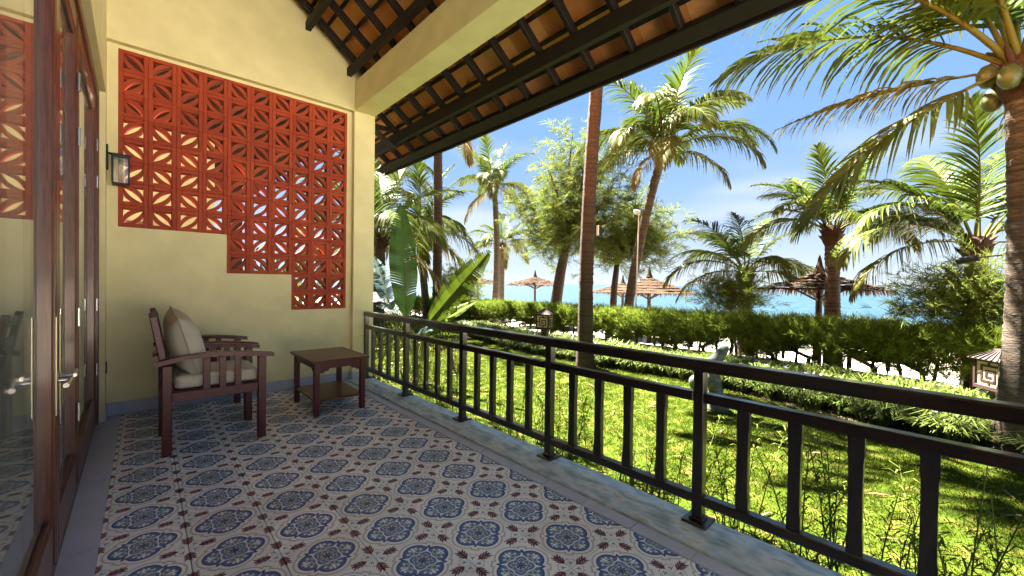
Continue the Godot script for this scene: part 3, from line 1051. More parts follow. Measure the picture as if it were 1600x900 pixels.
func build_furniture() -> void:
	var ch := thing("armchair", "nearer dark red timber armchair with oatmeal cushions and slatted arms", "armchair", Vector3(0.44, 0, -3.92), "mahogany veranda armchairs")
	var hw := 0.255
	for s in [-1, 1]:
		var f := MB.new()
		f.bx(Vector3(0.258, 0.001, s * hw - 0.026), Vector3(0.312, 0.632, s * hw + 0.026), 0.004)
		part("leg", f, M.chair, ch)
		var r := MB.new()
		r.bx(Vector3(-0.308, 0.001, s * hw - 0.026), Vector3(-0.254, 0.622, s * hw + 0.026), 0.004)
		part("leg", r, M.chair, ch)
		var sr := MB.new()
		sr.bx(Vector3(-0.254, 0.365, s * hw - 0.016), Vector3(0.258, 0.432, s * hw + 0.016), 0.003)
		part("side_rail", sr, M.chair, ch)
		var arm := MB.new()
		var lowc := PackedVector2Array()
		var topc := PackedVector2Array()
		for k in 15:
			var u := k / 14.0
			var y := 0.636 + 0.040 * sin(PI * pow(u, 0.85))
			lowc.append(Vector2(-0.344 + 0.708 * u, y - 0.015))
			topc.append(Vector2(-0.344 + 0.708 * u, y + 0.015))
		topc.reverse()
		lowc.append_array(topc)
		arm.prism(lowc, s * hw - 0.033, s * hw + 0.033)
		part("armrest", arm, M.chair, ch)
		for x in [-0.06, 0.035, 0.13]:
			var sl := MB.new()
			sl.bx(Vector3(x - 0.021, 0.43, s * hw - 0.009), Vector3(x + 0.021, 0.655, s * hw + 0.009), 0.002)
			part("arm_slat", sl, M.chair, ch)
		var bp := MB.new()
		bp.bar(Vector3(-0.255, 0.40, s * 0.215), Vector3(-0.352, 0.96, s * 0.215), 0.036, 0.04, Vector3(1, 0.17, 0), 0.004)
		part("back_post", bp, M.chair, ch)
	for q in [[0.262, "seat_rail"], [-0.262, "seat_rail"]]:
		var m := MB.new()
		m.bx(Vector3(q[0] - 0.016, 0.366, -hw + 0.026), Vector3(q[0] + 0.016, 0.43, hw - 0.026), 0.003)
		part(q[1], m, M.chair, ch)
	var deck := MB.new()
	deck.bx(Vector3(-0.244, 0.425, -hw + 0.02), Vector3(0.244, 0.437, hw - 0.02), 0.002)
	part("seat_deck", deck, M.chair, ch)
	for k in 3:
		var y := 0.60 + 0.15 * k
		var x := -0.255 - 0.173 * (y - 0.40)
		var m := MB.new()
		m.bar(Vector3(x, y, -0.2), Vector3(x, y, 0.2), 0.02, 0.07, Vector3(-0.17, 1, 0), 0.003)
		part("back_slat", m, M.chair, ch)
	var seat := soft_box(Vector3(0.258, 0.048, 0.235), 0.03, 0.03)
	var so := part("seat_cushion", seat, M.fabric, ch)
	so.position = Vector3(0.018, 0.488, 0)
	var rake := Basis(Vector3(0, 0, -1), Vector3(-0.27, 0.963, 0).normalized(), Vector3(0.963, 0.27, 0).normalized())
	var pil := part("back_pillow", cushion(0.235, 0.235, 0.105, 0.10), M.fabric, ch)
	pil.transform = Transform3D(rake * Basis(Vector3(0, 0, 1), 0.06), Vector3(-0.165, 0.735, 0.0))
	part("piping", cushion_cord(0.235, 0.235, 0.10), M.piping, pil)
	var c2 := dup(ch, "armchair", "farther dark red timber armchair, close to the end wall, mostly hidden behind its twin", Vector3(0.46, 0, -4.575), 0.0)
	# side table
	var t := thing("side_table", "small dark red timber side table with a lower shelf beside the railing", "side table", Vector3(1.405, 0, -4.19))
	var tx := 0.23
	var tz := 0.325
	var top := MB.new()
	top.bx(Vector3(-tx - 0.03, 0.482, -tz - 0.03), Vector3(tx + 0.03, 0.505, tz + 0.03), 0.005)
	part("tabletop", top, M.table, t)
	for sx in [-1, 1]:
		for sz in [-1, 1]:
			var l := MB.new()
			l.bx(Vector3(sx * (tx - 0.022) - 0.023, 0.001, sz * (tz - 0.022) - 0.023), Vector3(sx * (tx - 0.022) + 0.023, 0.482, sz * (tz - 0.022) + 0.023), 0.003)
			part("leg", l, M.chair, t)
	for s in [-1, 1]:
		for q in 2:
			var hx := (tx if q == 0 else tz) - 0.045
			var poly := PackedVector2Array([Vector2(-hx, 0.482), Vector2(-hx, 0.385), Vector2(-hx + 0.035, 0.385), Vector2(-hx + 0.05, 0.40), Vector2(-hx + 0.075, 0.402), Vector2(-hx + 0.09, 0.422), Vector2(hx - 0.09, 0.422), Vector2(hx - 0.075, 0.402), Vector2(hx - 0.05, 0.40), Vector2(hx - 0.035, 0.385), Vector2(hx, 0.385), Vector2(hx, 0.482)])
			var a := MB.new()
			var xf := Transform3D(Basis(), Vector3(0, 0, s * (tz - 0.02))) if q == 0 else Transform3D(Basis(Vector3.UP, PI / 2), Vector3(s * (tx - 0.02), 0, 0))
			a.prism(poly, -0.008, 0.008, xf)
			part("apron", a, M.chair, t)
	var sh := MB.new()
	sh.bx(Vector3(-tx + 0.006, 0.128, -tz + 0.046), Vector3(tx - 0.006, 0.146, tz - 0.046), 0.003)
	sh.bx(Vector3(-tx + 0.046, 0.1285, tz - 0.046), Vector3(tx - 0.046, 0.1455, tz - 0.004), 0.003)
	sh.bx(Vector3(-tx + 0.046, 0.1285, -tz + 0.004), Vector3(tx - 0.046, 0.1455, -tz + 0.046), 0.003)
	part("shelf", sh, M.table, t)

# ---------------------------------------------------------------- ground, sea
func land_y(x: float, z: float) -> float:
	var y := GROUND - 0.02
	if x > 9.2: y -= 0.9 * smoothstep(9.2, 16.0, x) + 0.9 * smoothstep(15.0, 40.0, x)
	return y

func build_ground() -> void:
	var b := MB.new()
	var xs := [-70.0, -30.0, -10.0, 0.0, 4.0, 7.0, 9.2, 10.0, 11.0, 12.0, 13.0, 14.0, 15.0, 16.0, 18.0, 21.0, 25.0, 30.0, 36.0, 44.0, 60.0]
	var zs: Array = []
	var z := -30.0
	while z <= 30.0: zs.append(z); z += 1.5
	zs = [-3000.0, -600.0, -120.0, -50.0] + zs + [50.0, 120.0, 600.0, 3000.0]
	var f := FastNoiseLite.new(); f.seed = 21; f.frequency = 0.25
	for x in xs:
		for q in zs:
			var y := land_y(x, q) + (f.get_noise_2d(x, q) * 0.06 if x > 9.5 else 0.0)
			if x > 50: y = -4.0
			b.vert(Vector3(x, y, q), Vector3.UP)
	var m := zs.size()
	for a in xs.size() - 1:
		for c in m - 1:
			var p := a * m + c
			b.i.append_array(PackedInt32Array([p, p + m, p + 1, p + 1, p + m, p + m + 1]))
	struct(part("ground", b, M.sand))
	var sea := MB.new()
	var k := 0
	for q in [[34.0, 140.0], [140.0, 800.0], [800.0, 8000.0]]:
		sea.quad(Vector3(q[0], -2.0, 8000), Vector3(q[1], -2.0, 8000), Vector3(q[1], -2.0, -8000), Vector3(q[0], -2.0, -8000))
	struct(part("sea", sea, M.sea))
	# lawn: edge follows the planting border
	var edge := [[-30.0, 7.6], [-12.0, 7.3], [-10.0, 7.0], [-8.0, 6.55], [-6.5, 6.3], [-4.5, 6.3], [-2.6, 6.5], [-1.3, 6.1], [-0.4, 5.9], [0.6, 5.6], [2.4, 5.4], [7.0, 5.2]]
	var lw := MB.new()
	var bed := MB.new()
	for a in edge.size() - 1:
		var e0: Array = edge[a]
		var e1: Array = edge[a + 1]
		lw.quad(Vector3(2.2, GROUND, e1[0]), Vector3(e1[1], GROUND, e1[0]), Vector3(e0[1], GROUND, e0[0]), Vector3(2.2, GROUND, e0[0]))
		bed.quad(Vector3(e1[1] - 0.05, GROUND - 0.006, e1[0]), Vector3(e1[1] + 2.1, GROUND - 0.006, e1[0]), Vector3(e0[1] + 2.1, GROUND - 0.006, e0[0]), Vector3(e0[1] - 0.05, GROUND - 0.006, e0[0]))
	lw.quad(Vector3(-14, GROUND, -5.4), Vector3(2.2, GROUND, -5.4), Vector3(2.2, GROUND, -30), Vector3(-14, GROUND, -30))
	struct(part("lawn", lw, M.lawn))
	struct(part("planting_bed", bed, M.soil))
	lawn_edge = edge

var lawn_edge: Array = []
func edge_x(z: float) -> float:
	for a in lawn_edge.size() - 1:
		if z <= lawn_edge[a + 1][0]:
			return lerpf(lawn_edge[a][1], lawn_edge[a + 1][1], (z - lawn_edge[a][0]) / (lawn_edge[a + 1][0] - lawn_edge[a][0]))
	return 5.2

func build_grass() -> void:
	var rr := RandomNumberGenerator.new()
	rr.seed = 31
	var tufts: Array = []
	for v in 2:
		var b := MB.new()
		for k in 16:
			var g := rr.randf() * TAU
			var at := Vector3(cos(g), 0, sin(g)) * rr.randf() * 0.075
			var h := rr.randf_range(0.008, 0.019)
			var lean := Vector3(rr.randf_range(-1, 1), 0, rr.randf_range(-1, 1)) * h * 0.8
			var s := Vector3(cos(g + 1.2), 0, sin(g + 1.2)) * 0.0025
			b.tint = lin(0.060, 0.078, 0.012) * rr.randf_range(0.8, 1.2)
			b.ribbon([at, at + Vector3(0, h * 0.6, 0) + lean * 0.4, at + Vector3(0, h, 0) + lean], [s, s * 0.8, s * 0.1])
		tufts.append(b.mesh(M.grass))
	var f := FastNoiseLite.new(); f.seed = 6; f.frequency = 0.8
	for v in 2:
		var xs: Array = []
		var cs: Array = []
		for k in 10000:
			var z := -11.5 + 13.5 * pow(rr.randf(), 0.75)
			var x := 2.25 + (edge_x(z) + 0.05 - 2.25) * rr.randf()
			var nv := f.get_noise_2d(x, z)
			if nv < -0.42 and rr.randf() < 0.7: continue
			var s := rr.randf_range(0.7, 1.35)
			xs.append(Transform3D(Basis(Vector3.UP, rr.randf() * TAU).scaled(Vector3(s, s, s)), Vector3(x, GROUND, z)))
			var c := 0.95 + nv * 0.35
			cs.append(Color(c * (1.0 - nv * 0.12), c, c * 0.9))
		many("grass", tufts[v], xs, cs)
	# dry leaflets dropped by the palms
	var dl := MB.new()
	dl.ribbon([Vector3(-0.08, 0, 0), Vector3(-0.02, 0.012, 0.006), Vector3(0.05, 0.008, 0), Vector3(0.10, 0, -0.01)], [Vector3(0, 0, 0.003), Vector3(0, 0, 0.009), Vector3(0, 0, 0.007), Vector3(0, 0, 0.001)])
	var lx: Array = []
	for k in 130:
		var z := rr.randf_range(-9.0, 1.5)
		lx.append(Transform3D(Basis(Vector3.UP, rr.randf() * TAU) * Basis(Vector3(1, 0, 0), rr.randf_range(-0.4, 0.4)), Vector3(2.5 + (edge_x(z) - 2.6) * rr.randf(), GROUND + 0.012, z)))
	many("fallen_leaves", dl.mesh(M.dryleaf), lx, [])

# ---------------------------------------------------------------- plants
var fronds: Array = []

func frond(phi0: float, bend: float, pairs: int, hang: float, sd: int, dry := 0.0) -> MB:
	# coconut frond of unit length along +x; phi0 start elevation, bend total droop (degrees)
	var rr := RandomNumberGenerator.new()
	rr.seed = sd
	var b := MB.new()
	var n := 24
	var pts: Array = []
	var rad: Array = []
	var tang: Array = []
	var p := Vector3.ZERO
	var side_bend := rr.randf_range(-0.25, 0.25)
	for k in n + 1:
		var t := float(k) / n
		var phi := deg_to_rad(phi0 - bend * pow(t, 1.25))
		var yaw := side_bend * t * t
		var d := Vector3(cos(phi) * cos(yaw), sin(phi), cos(phi) * sin(yaw))
		pts.append(p); tang.append(d)
		rad.append(lerpf(0.013, 0.0022, pow(t, 0.6)))
		p += d / n
	b.tint = lin(0.12, 0.115, 0.03).lerp(lin(0.13, 0.085, 0.04), dry)
	b.tube(pts, rad, 5, false, 0.7)
	for k in pairs:
		var t := 0.17 + 0.83 * (k + 0.5) / pairs
		var x := t * n
		var a := mini(int(x), n - 1)
		var o: Vector3 = (pts[a] as Vector3).lerp(pts[a + 1], x - a)
		var d: Vector3 = (tang[a] as Vector3).lerp(tang[a + 1], x - a).normalized()
		var s0 := d.cross(Vector3.UP).normalized()
		if s0.length() < 0.5: s0 = Vector3(0, 0, 1)
		var up := s0.cross(d).normalized()
		var ln := 0.30 * pow(sin(PI * (0.16 + 0.80 * t)), 0.75) * rr.randf_range(0.85, 1.1)
		for s in [-1.0, 1.0]:
			if rr.randf() < 0.05 + 0.12 * dry: continue
			var sweep := lerpf(0.45, 1.15, t) + rr.randf_range(-0.1, 0.1)
			var dir: Vector3 = (s0 * s * cos(sweep) + d * sin(sweep) + up * rr.randf_range(0.05, 0.35)).normalized()
			var q := o
			var P := [q]
			var W := []
			var wd := up.lerp(d, 0.35).cross(dir).normalized()
			var hw := 0.0078 * rr.randf_range(0.8, 1.15)
			# leaflet blades twist to lie along the frond
			wd = (wd * 0.6 + d * 0.8 - dir * d.dot(dir) * 0.8).normalized()
			W.append(wd * hw * 0.7)
			var hg := hang * rr.randf_range(0.7, 1.4)
			for m in 4:
				dir = (dir + Vector3(0, -hg * (0.10 + 0.16 * m), 0)).normalized()
				q += dir * ln / 4
				P.append(q)
				W.append(wd * hw * [1.0, 0.95, 0.65, 0.08][m])
			var br := rr.randf_range(0.75, 1.25)
			var young := lin(0.038, 0.074, 0.010).lerp(lin(0.080, 0.094, 0.015), rr.randf() * 0.55 + 0.25 * t)
			b.tint = young.lerp(lin(0.15, 0.10, 0.05), dry * rr.randf_range(0.5, 1.2)) * br
			var k0 := b.v.size()
			b.ribbon(P, W)
			# brown tips
			var tipc := lin(0.14, 0.11, 0.055)
			b.c[b.c.size() - 1] = b.c[b.c.size() - 1].lerp(tipc, 0.6)
			b.c[b.c.size() - 2] = b.c[b.c.size() - 2].lerp(tipc, 0.6)
	return b

func make_fronds() -> void:
	# [start elevation, bend, hang, dry]
	var spec := [[82, 38, 0.5, 0.0], [66, 75, 0.8, 0.0], [48, 95, 1.1, 0.05], [30, 95, 1.4, 0.15], [8, 75, 1.7, 0.35], [-22, 52, 1.7, 0.75], [75, 58, 0.7, 0.0], [40, 110, 1.3, 0.1], [44, 80, 1.25, 0.05], [-24, 42, 1.2, 0.15], [6, 24, 1.3, 0.5]]
	for k in spec.size():
		fronds.append(frond(spec[k][0], spec[k][1], 58, spec[k][2], 100 + k, spec[k][3]).mesh(M.palmleaf))

func palm_trunk(base: Vector3, crown: Vector3, r0: float, r1: float, bow: Vector3, rings: float, flare := 1.35) -> MB:
	var b := MB.new()
	var ln := base.distance_to(crown)
	var n := int(ln / 0.03)
	var pts: Array = []
	var rad: Array = []
	var f := FastNoiseLite.new(); f.seed = int(absf(base.x * 31 + base.z * 17)) ; f.frequency = 1.5
	for k in n + 1:
		var t := float(k) / n
		var p := base.lerp(crown, t) + bow * (4.0 * t * (1.0 - t))
		var r := lerpf(r0, r1, pow(t, 0.7)) * (1.0 + (flare - 1.0) * exp(-t * ln / 0.35))
		var ph := t * ln / rings + f.get_noise_1d(t * ln * 2.0) * 0.5
		ph -= floorf(ph)
		r *= 1.0 + 0.07 * (ph - 0.5) + 0.05 * f.get_noise_1d(t * ln * 3.0)
		pts.append(p - base); rad.append(r)
	b.tube(pts, rad, 14, true)
	# leaf scars: a dark line at every ring, pale wood between
	for a in n + 1:
		var t := float(a) / n
		var ph := t * ln / rings + f.get_noise_1d(t * ln * 2.0) * 0.5
		ph -= floorf(ph)
		for s in 15:
			var k := a * 15 + s
			var q := ph + 0.12 * f.get_noise_3d(b.v[k].x * 12.0, b.v[k].y * 3.0, b.v[k].z * 12.0)
			var g := 0.42 if q > 0.72 else 1.1 + 0.5 * f.get_noise_3d(b.v[k].x * 6.0, b.v[k].y * 6.0, b.v[k].z * 6.0)
			b.c[k] = Color(g, g, g)
	# fray the ring edges
	for k in b.v.size():
		b.v[k] += b.n[k] * f.get_noise_3d(b.v[k].x * 9.0, b.v[k].y * 14.0, b.v[k].z * 9.0) * r0 * 0.10
	return b

func palm(label: String, base: Vector3, crown: Vector3, r0: float, r1: float, size: float, list: Array, sd: int, bow := Vector3.ZERO, bark := "bark", nuts := 0) -> Node3D:
	var o := thing("palm_tree", label, "palm tree", base)
	part("trunk", palm_trunk(base, crown, r0, r1, bow, 0.075), M[bark], o)
	var rr := RandomNumberGenerator.new()
	rr.seed = sd
	var c := crown - base
	# fibrous boots under the crown
	var fb := MB.new()
	var prof := []
	for k in 7:
		var t := k / 6.0
		prof.append(Vector2(r1 * lerpf(0.9, 1.5, sin(PI * t)), -0.28 + 0.42 * t))
	fb.lathe(prof, 10, c)
	for k in 16:
		var g := k * 2.4
		var d := Vector3(cos(g), 0, sin(g))
		var y := -0.22 + 0.32 * k / 16.0
		fb.tube([c + d * r1 * 0.8 + Vector3(0, y, 0), c + d * r1 * 1.5 + Vector3(0, y + 0.10, 0), c + d * r1 * 1.9 + Vector3(0, y + 0.13 + rr.randf() * 0.05, 0)], [0.035, 0.028, 0.008], 5)
	part("crown_boots", fb, M.fibre, o)
	for q in list:
		var az: float = deg_to_rad(q[0])
		var bs := Basis(Vector3.UP, -az) * Basis(Vector3(1, 0, 0), rr.randf_range(-0.2, 0.2))
		var s: float = size * q[2]
		obj("frond", fronds[q[1]], o, Transform3D(bs.scaled_local(Vector3(s, s, s)), c + Vector3(cos(az), 0.3, sin(az)) * r1 * 0.5))
	for k in nuts:
		var m := MB.new()
		m.lathe([Vector2(0.003, -0.12), Vector2(0.05, -0.10), Vector2(0.085, -0.03), Vector2(0.082, 0.04), Vector2(0.05, 0.10), Vector2(0.004, 0.12)], 14)
		var nu := part("coconut", m, M.coconut, o)
		var g := deg_to_rad(150.0 + k * 52.0)
		nu.transform = Transform3D(Basis(Vector3(0.3, 0.2, 0.8).normalized(), rr.randf_range(-0.5, 0.5)).scaled_local(Vector3.ONE * 0.95), c + Vector3(cos(g) * 0.21, -0.20 + 0.09 * (k % 3), sin(g) * 0.21))
	return o

func ring(sd: int, n := 16, keep := 1.0) -> Array:
	# fronds all round: young ones upright, old ones hanging
	var rr := RandomNumberGenerator.new()
	rr.seed = sd
	var r: Array = []
	for k in n:
		var v: int = [0, 6, 1, 1, 2, 7, 2, 3, 3, 7, 4, 3, 4, 4, 5, 5][mini(int(k * 16.0 / n), 15)]
		r.append([k * 137.5 + rr.randf_range(-20, 20), v, rr.randf_range(0.85, 1.1)])
	return r

const L_ := -137.5   # azimuth of picture-left; -47.5 away, 42.5 right, 132.5 towards the camera

func build_palms() -> void:
	make_fronds()
	palm("tall leaning red brown palm trunk standing in the lawn in front of the hedge", Vector3(6.12, GROUND, -4.65), Vector3(6.10, 7.2, -4.2), 0.142, 0.105, 2.2, [[L_, 4, 1.0], [L_ + 30, 7, 1.0], [L_ - 35, 4, 1.0], [L_ + 70, 3, 1.0], [-47, 3, 1], [-80, 7, 1.0], [-10, 4, 0.9], [42, 3, 1.0], [75, 7, 1.0], [110, 4, 1.0], [132, 3, 1.0], [180, 1, 1]], 1, Vector3(-0.10, 0, -0.08), "barkred")
	palm("big coconut palm rising beyond the hedge with a leaning pale trunk and full crown", Vector3(9.7, -0.45, -6.1), Vector3(9.75, 4.55, -5.1), 0.14, 0.105, 2.75, [[L_, 7, 0.95], [L_ + 25, 2, 0.9], [L_ - 20, 1, 0.95], [L_ + 60, 7, 1.0], [-47, 1, 1.0], [-70, 2, 1.0], [-20, 2, 1.0], [42, 1, 1.0], [30, 2, 1.05], [55, 3, 0.95], [70, 7, 1.0], [110, 2, 1.0], [132, 7, 1.0], [155, 2, 1.0], [180, 3, 0.9], [0, 0, 0.9], [120, 6, 0.9], [240, 0, 0.8], [300, 6, 0.9], [L_ + 5, 4, 0.8], [36, 4, 0.75], [150, 4, 0.9], [L_ - 40, 5, 0.6]], 2, Vector3(0.12, 0, -0.22))
	palm("slender dark trunked palm left of the casuarina with a brushy top", Vector3(12.0, -0.6, -14.35), Vector3(12.0, 5.6, -14.4), 0.16, 0.125, 2.5, ring(3, 17), 3, Vector3(0.1, 0, 0.1))
	palm("short young palm just right of the slender one with drooping tips", Vector3(14.0, -0.9, -16.1), Vector3(14.0, 3.2, -16.1), 0.17, 0.14, 2.2, ring(4, 15), 4)
	palm("bare reddish palm trunk cut off by the eave, behind the torn leaf plant", Vector3(7.5, GROUND, -11.95), Vector3(7.5, 7.6, -12.05), 0.165, 0.145, 2.6, ring(5, 14), 5, Vector3(0.04, 0, 0), "barkred")
	palm("dense palm in the left background behind the bare trunk", Vector3(8.5, GROUND, -14.2), Vector3(8.5, 3.2, -14.9), 0.16, 0.13, 2.9, ring(6, 18), 6)
	palm("low wide palm at the far left beside the cream column", Vector3(5.2, GROUND, -11.4), Vector3(5.2, 2.4, -11.3), 0.16, 0.14, 3.2, ring(7, 18), 7)
	palm("tall palm far left whose crown fills the gap under the eave", Vector3(7.3, GROUND, -16.5), Vector3(7.4, 5.6, -16.6), 0.17, 0.14, 3.2, ring(17, 18), 17)
	palm("medium palm with ringed dark trunk standing in front of the right umbrella", Vector3(10.3, -0.5, -1.70), Vector3(10.3, 2.32, -1.76), 0.15, 0.12, 1.95, [[L_, 3, 1.0], [L_ + 15, 1, 0.95], [L_ - 30, 2, 1.0], [L_ + 50, 7, 0.9], [-47, 6, 0.95], [-60, 1, 1.0], [-20, 1, 0.9], [42, 3, 1.0], [30, 1, 0.9], [60, 2, 0.95], [80, 7, 0.9], [110, 0, 0.95], [132, 6, 1.0], [150, 7, 0.8], [190, 0, 0.9], [L_ + 10, 2, 0.85], [44, 7, 0.85], [100, 2, 0.8]], 8)
	palm("shaggy short palm beyond the hedge left of the right umbrella", Vector3(11.0, -0.6, -3.55), Vector3(11.0, 1.55, -3.56), 0.16, 0.13, 2.2, [[L_, 3, 1.0], [L_ + 20, 2, 0.9], [L_ - 15, 1, 1.0], [L_ + 45, 1, 0.9], [-47, 1, 1.0], [-80, 2, 0.9], [42, 3, 1.0], [30, 7, 0.9], [70, 1, 0.9], [132, 7, 0.8], [10, 6, 0.9], [L_, 4, 0.85], [44, 4, 0.9], [180, 6, 0.8]], 9)
	palm("bushy yellow green palm beyond the hedge at the right edge", Vector3(10.2, -0.5, 0.2), Vector3(10.2, 1.95, 0.16), 0.16, 0.13, 2.35, [[L_, 3, 1.1], [L_ + 12, 7, 1.0], [L_ - 12, 2, 1.0], [L_ + 40, 1, 1.0], [-47, 2, 1.0], [-70, 1, 1.0], [-20, 6, 1.1], [42, 1, 1.1], [30, 6, 1.1], [60, 2, 1.0], [80, 1, 1.0], [132, 7, 0.7], [L_, 4, 1.0], [50, 4, 0.9], [200, 0, 1.0]], 10)
	palm("nearest coconut palm at the right edge with ringed trunk and green coconuts", Vector3(6.12, GROUND, 0.38), Vector3(5.90, 3.22, 0.34), 0.15, 0.115, 3.0, [[L_ + 2, 8, 1.0], [L_ + 8, 9, 0.76], [-95, 10, 0.62], [L_ + 30, 8, 0.9], [L_ - 32, 1, 0.9], [L_ + 50, 6, 1.0], [-47, 6, 1.0], [-20, 1, 1.0], [42, 2, 1.0], [20, 4, 1.0], [70, 1, 1.0], [100, 2, 0.9], [132, 6, 0.9], [160, 1, 0.9], [60, 5, 0.9], [180, 0, 1.0]], 11, Vector3(0.06, 0, 0.05), "bark", 5)

func spray(sd: int, n: int, ln: float, w: float, fall: float) -> MB:
	# bunch of thin drooping needles along a twig that points along +x
	var rr := RandomNumberGenerator.new()
	rr.seed = sd
	var b := MB.new()
	for k in n:
		var t := float(k) / n
		var o := Vector3(ln * 0.7 * t, -fall * t * t * ln * 0.4, 0)
		var d := Vector3(rr.randf_range(0.2, 1.0), rr.randf_range(-0.5, 0.7), rr.randf_range(-0.8, 0.8)).normalized()
		var l := ln * rr.randf_range(0.35, 0.7)
		var m := o + d * l * 0.5
		var e := m + (d + Vector3(0, -fall, 0)).normalized() * l * 0.5
		var s := d.cross(Vector3(rr.randf_range(-1, 1), rr.randf_range(-1, 1), rr.randf_range(-1, 1))).normalized() * w
		b.tint = lin(0.10, 0.13, 0.022) * rr.randf_range(0.7, 1.3)
		b.ribbon([o, m, e], [s, s, s * 0.2])
	return b

func leafy(o: Node3D, called: String, sprays: Array, ends: Array, per: int, spread: float, sd: int, sc: float) -> void:
	var rr := RandomNumberGenerator.new()
	rr.seed = sd
	for v in sprays.size():
		var xs: Array = []
		var cs: Array = []
		for e in ends:
			for k in per:
				var d := Vector3(rr.randfn(), rr.randfn(), rr.randfn()) * spread
				var p: Vector3 = e + d
				var out := Vector3(d.x + rr.randf_range(-0.2, 0.2), d.y * 0.4 + rr.randf_range(-0.1, 0.25), d.z + rr.randf_range(-0.2, 0.2)).normalized()
				var y := Vector3.UP.cross(out).normalized()
				if y.length() < 0.5: y = Vector3(0, 0, 1)
				var s := sc * rr.randf_range(0.7, 1.25)
				xs.append(Transform3D(Basis(out, y.cross(out).normalized() * -1.0, y) * s, p))
				var g := rr.randf_range(0.75, 1.2)
				cs.append(Color(g * rr.randf_range(0.9, 1.15), g, g))
		many(called, sprays[v].mesh(M.needle), xs, cs, o)

func casuarina(label: String, base: Vector3, fork: Vector3, tips: Array, r: float, sd: int, spread: float, per: int, sc := 1.0) -> void:
	var o := thing("casuarina_tree", label, "tree", base)
	var rr := RandomNumberGenerator.new()
	rr.seed = sd
	var f := fork - base
	var t := MB.new()
	t.tube([Vector3.ZERO, f * 0.3 + Vector3(0.06, 0, 0.03), f * 0.7, f], [r * 1.25, r, r * 0.85, r * 0.7], 12)
	part("trunk", t, M.treebark, o)
	var ends: Array = []
	for tip in tips:
		var e: Vector3 = tip - base
		var m := f.lerp(e, 0.5) + Vector3(rr.randf_range(-0.2, 0.2), rr.randf_range(-0.15, 0.2), rr.randf_range(-0.2, 0.2))
		var b := MB.new()
		b.tube([f, f.lerp(m, 0.5) + Vector3(0, 0.06, 0), m, e], [r * 0.5, r * 0.38, r * 0.26, r * 0.07], 7)
		for k in 9:
			var s := f.lerp(m, 0.4 + 0.6 * rr.randf()) if rr.randf() < 0.35 else m.lerp(e, rr.randf())
			var w := s + Vector3(rr.randf_range(-1, 1), rr.randf_range(-0.35, 0.6), rr.randf_range(-1, 1)) * 0.62 * sc
			b.tube([s, s.lerp(w, 0.5) + Vector3(0, 0.05, 0), w], [r * 0.13, r * 0.09, r * 0.03], 5)
			ends.append(w)
			ends.append(s.lerp(w, 0.6))
		ends.append(e)
		part("limb", b, M.treebark, o)
	leafy(o, "foliage", [spray(sd + 1, 22, 0.44, 0.0055, 0.5), spray(sd + 2, 22, 0.38, 0.0055, 0.35)], ends, per, spread, sd, sc)

func build_trees() -> void:
	casuarina("casuarina tree with a leaning brown trunk in the middle of the view", Vector3(10.0, -0.5, -9.15), Vector3(10.0, 2.5, -8.41), [Vector3(10.2, 5.3, -9.5), Vector3(10.1, 6.0, -8.3), Vector3(9.9, 5.2, -7.4), Vector3(10.3, 4.2, -6.9), Vector3(9.8, 3.4, -7.2), Vector3(9.6, 4.0, -9.8), Vector3(10.2, 3.0, -9.9), Vector3(10.8, 4.6, -8.6), Vector3(9.3, 4.6, -8.5), Vector3(9.4, 3.0, -8.1), Vector3(10.4, 2.5, -9.3)], 0.19, 41, 0.24, 4)
	casuarina("second casuarina with a thin trunk between the two big palm trunks", Vector3(11.0, -0.6, -7.5), Vector3(11.0, 1.9, -7.2), [Vector3(11.1, 3.5, -7.2), Vector3(10.8, 3.0, -6.2), Vector3(11.3, 2.5, -5.9), Vector3(10.9, 2.1, -6.1), Vector3(11.0, 3.7, -6.6), Vector3(11.2, 2.6, -8.0)], 0.12, 47, 0.22, 4)
	casuarina("young feathery casuarina above the hedge in front of the shaggy palm", Vector3(9.9, -0.5, -3.5), Vector3(9.9, 0.75, -3.5), [Vector3(9.9, 1.55, -3.6), Vector3(9.8, 1.25, -3.95), Vector3(9.9, 1.3, -3.1), Vector3(9.7, 1.0, -3.2), Vector3(9.9, 0.95, -3.8), Vector3(9.9, 0.9, -2.95)], 0.04, 53, 0.14, 3, 0.6)
	casuarina("bright green young casuarina bush at the right beside the ringed palm trunk", Vector3(9.3, GROUND, 0.1), Vector3(9.3, 0.75, 0.1), [Vector3(9.3, 1.55, 0.1), Vector3(9.2, 1.25, -0.25), Vector3(9.3, 1.35, 0.45), Vector3(9.1, 1.0, -0.4), Vector3(9.2, 1.05, 0.5), Vector3(9.3, 0.95, 0.1), Vector3(9.0, 1.2, 0.2)], 0.05, 59, 0.15, 3, 0.62)
	casuarina("round pale shrub above the hedge at the left", Vector3(10.0, -0.5, -14.0), Vector3(10.0, 0.6, -14.0), [Vector3(10.0, 1.7, -14.0), Vector3(9.9, 1.4, -14.5), Vector3(10.0, 1.45, -13.4), Vector3(9.8, 1.1, -13.7), Vector3(9.9, 1.0, -14.4)], 0.05, 61, 0.2, 5, 0.7)

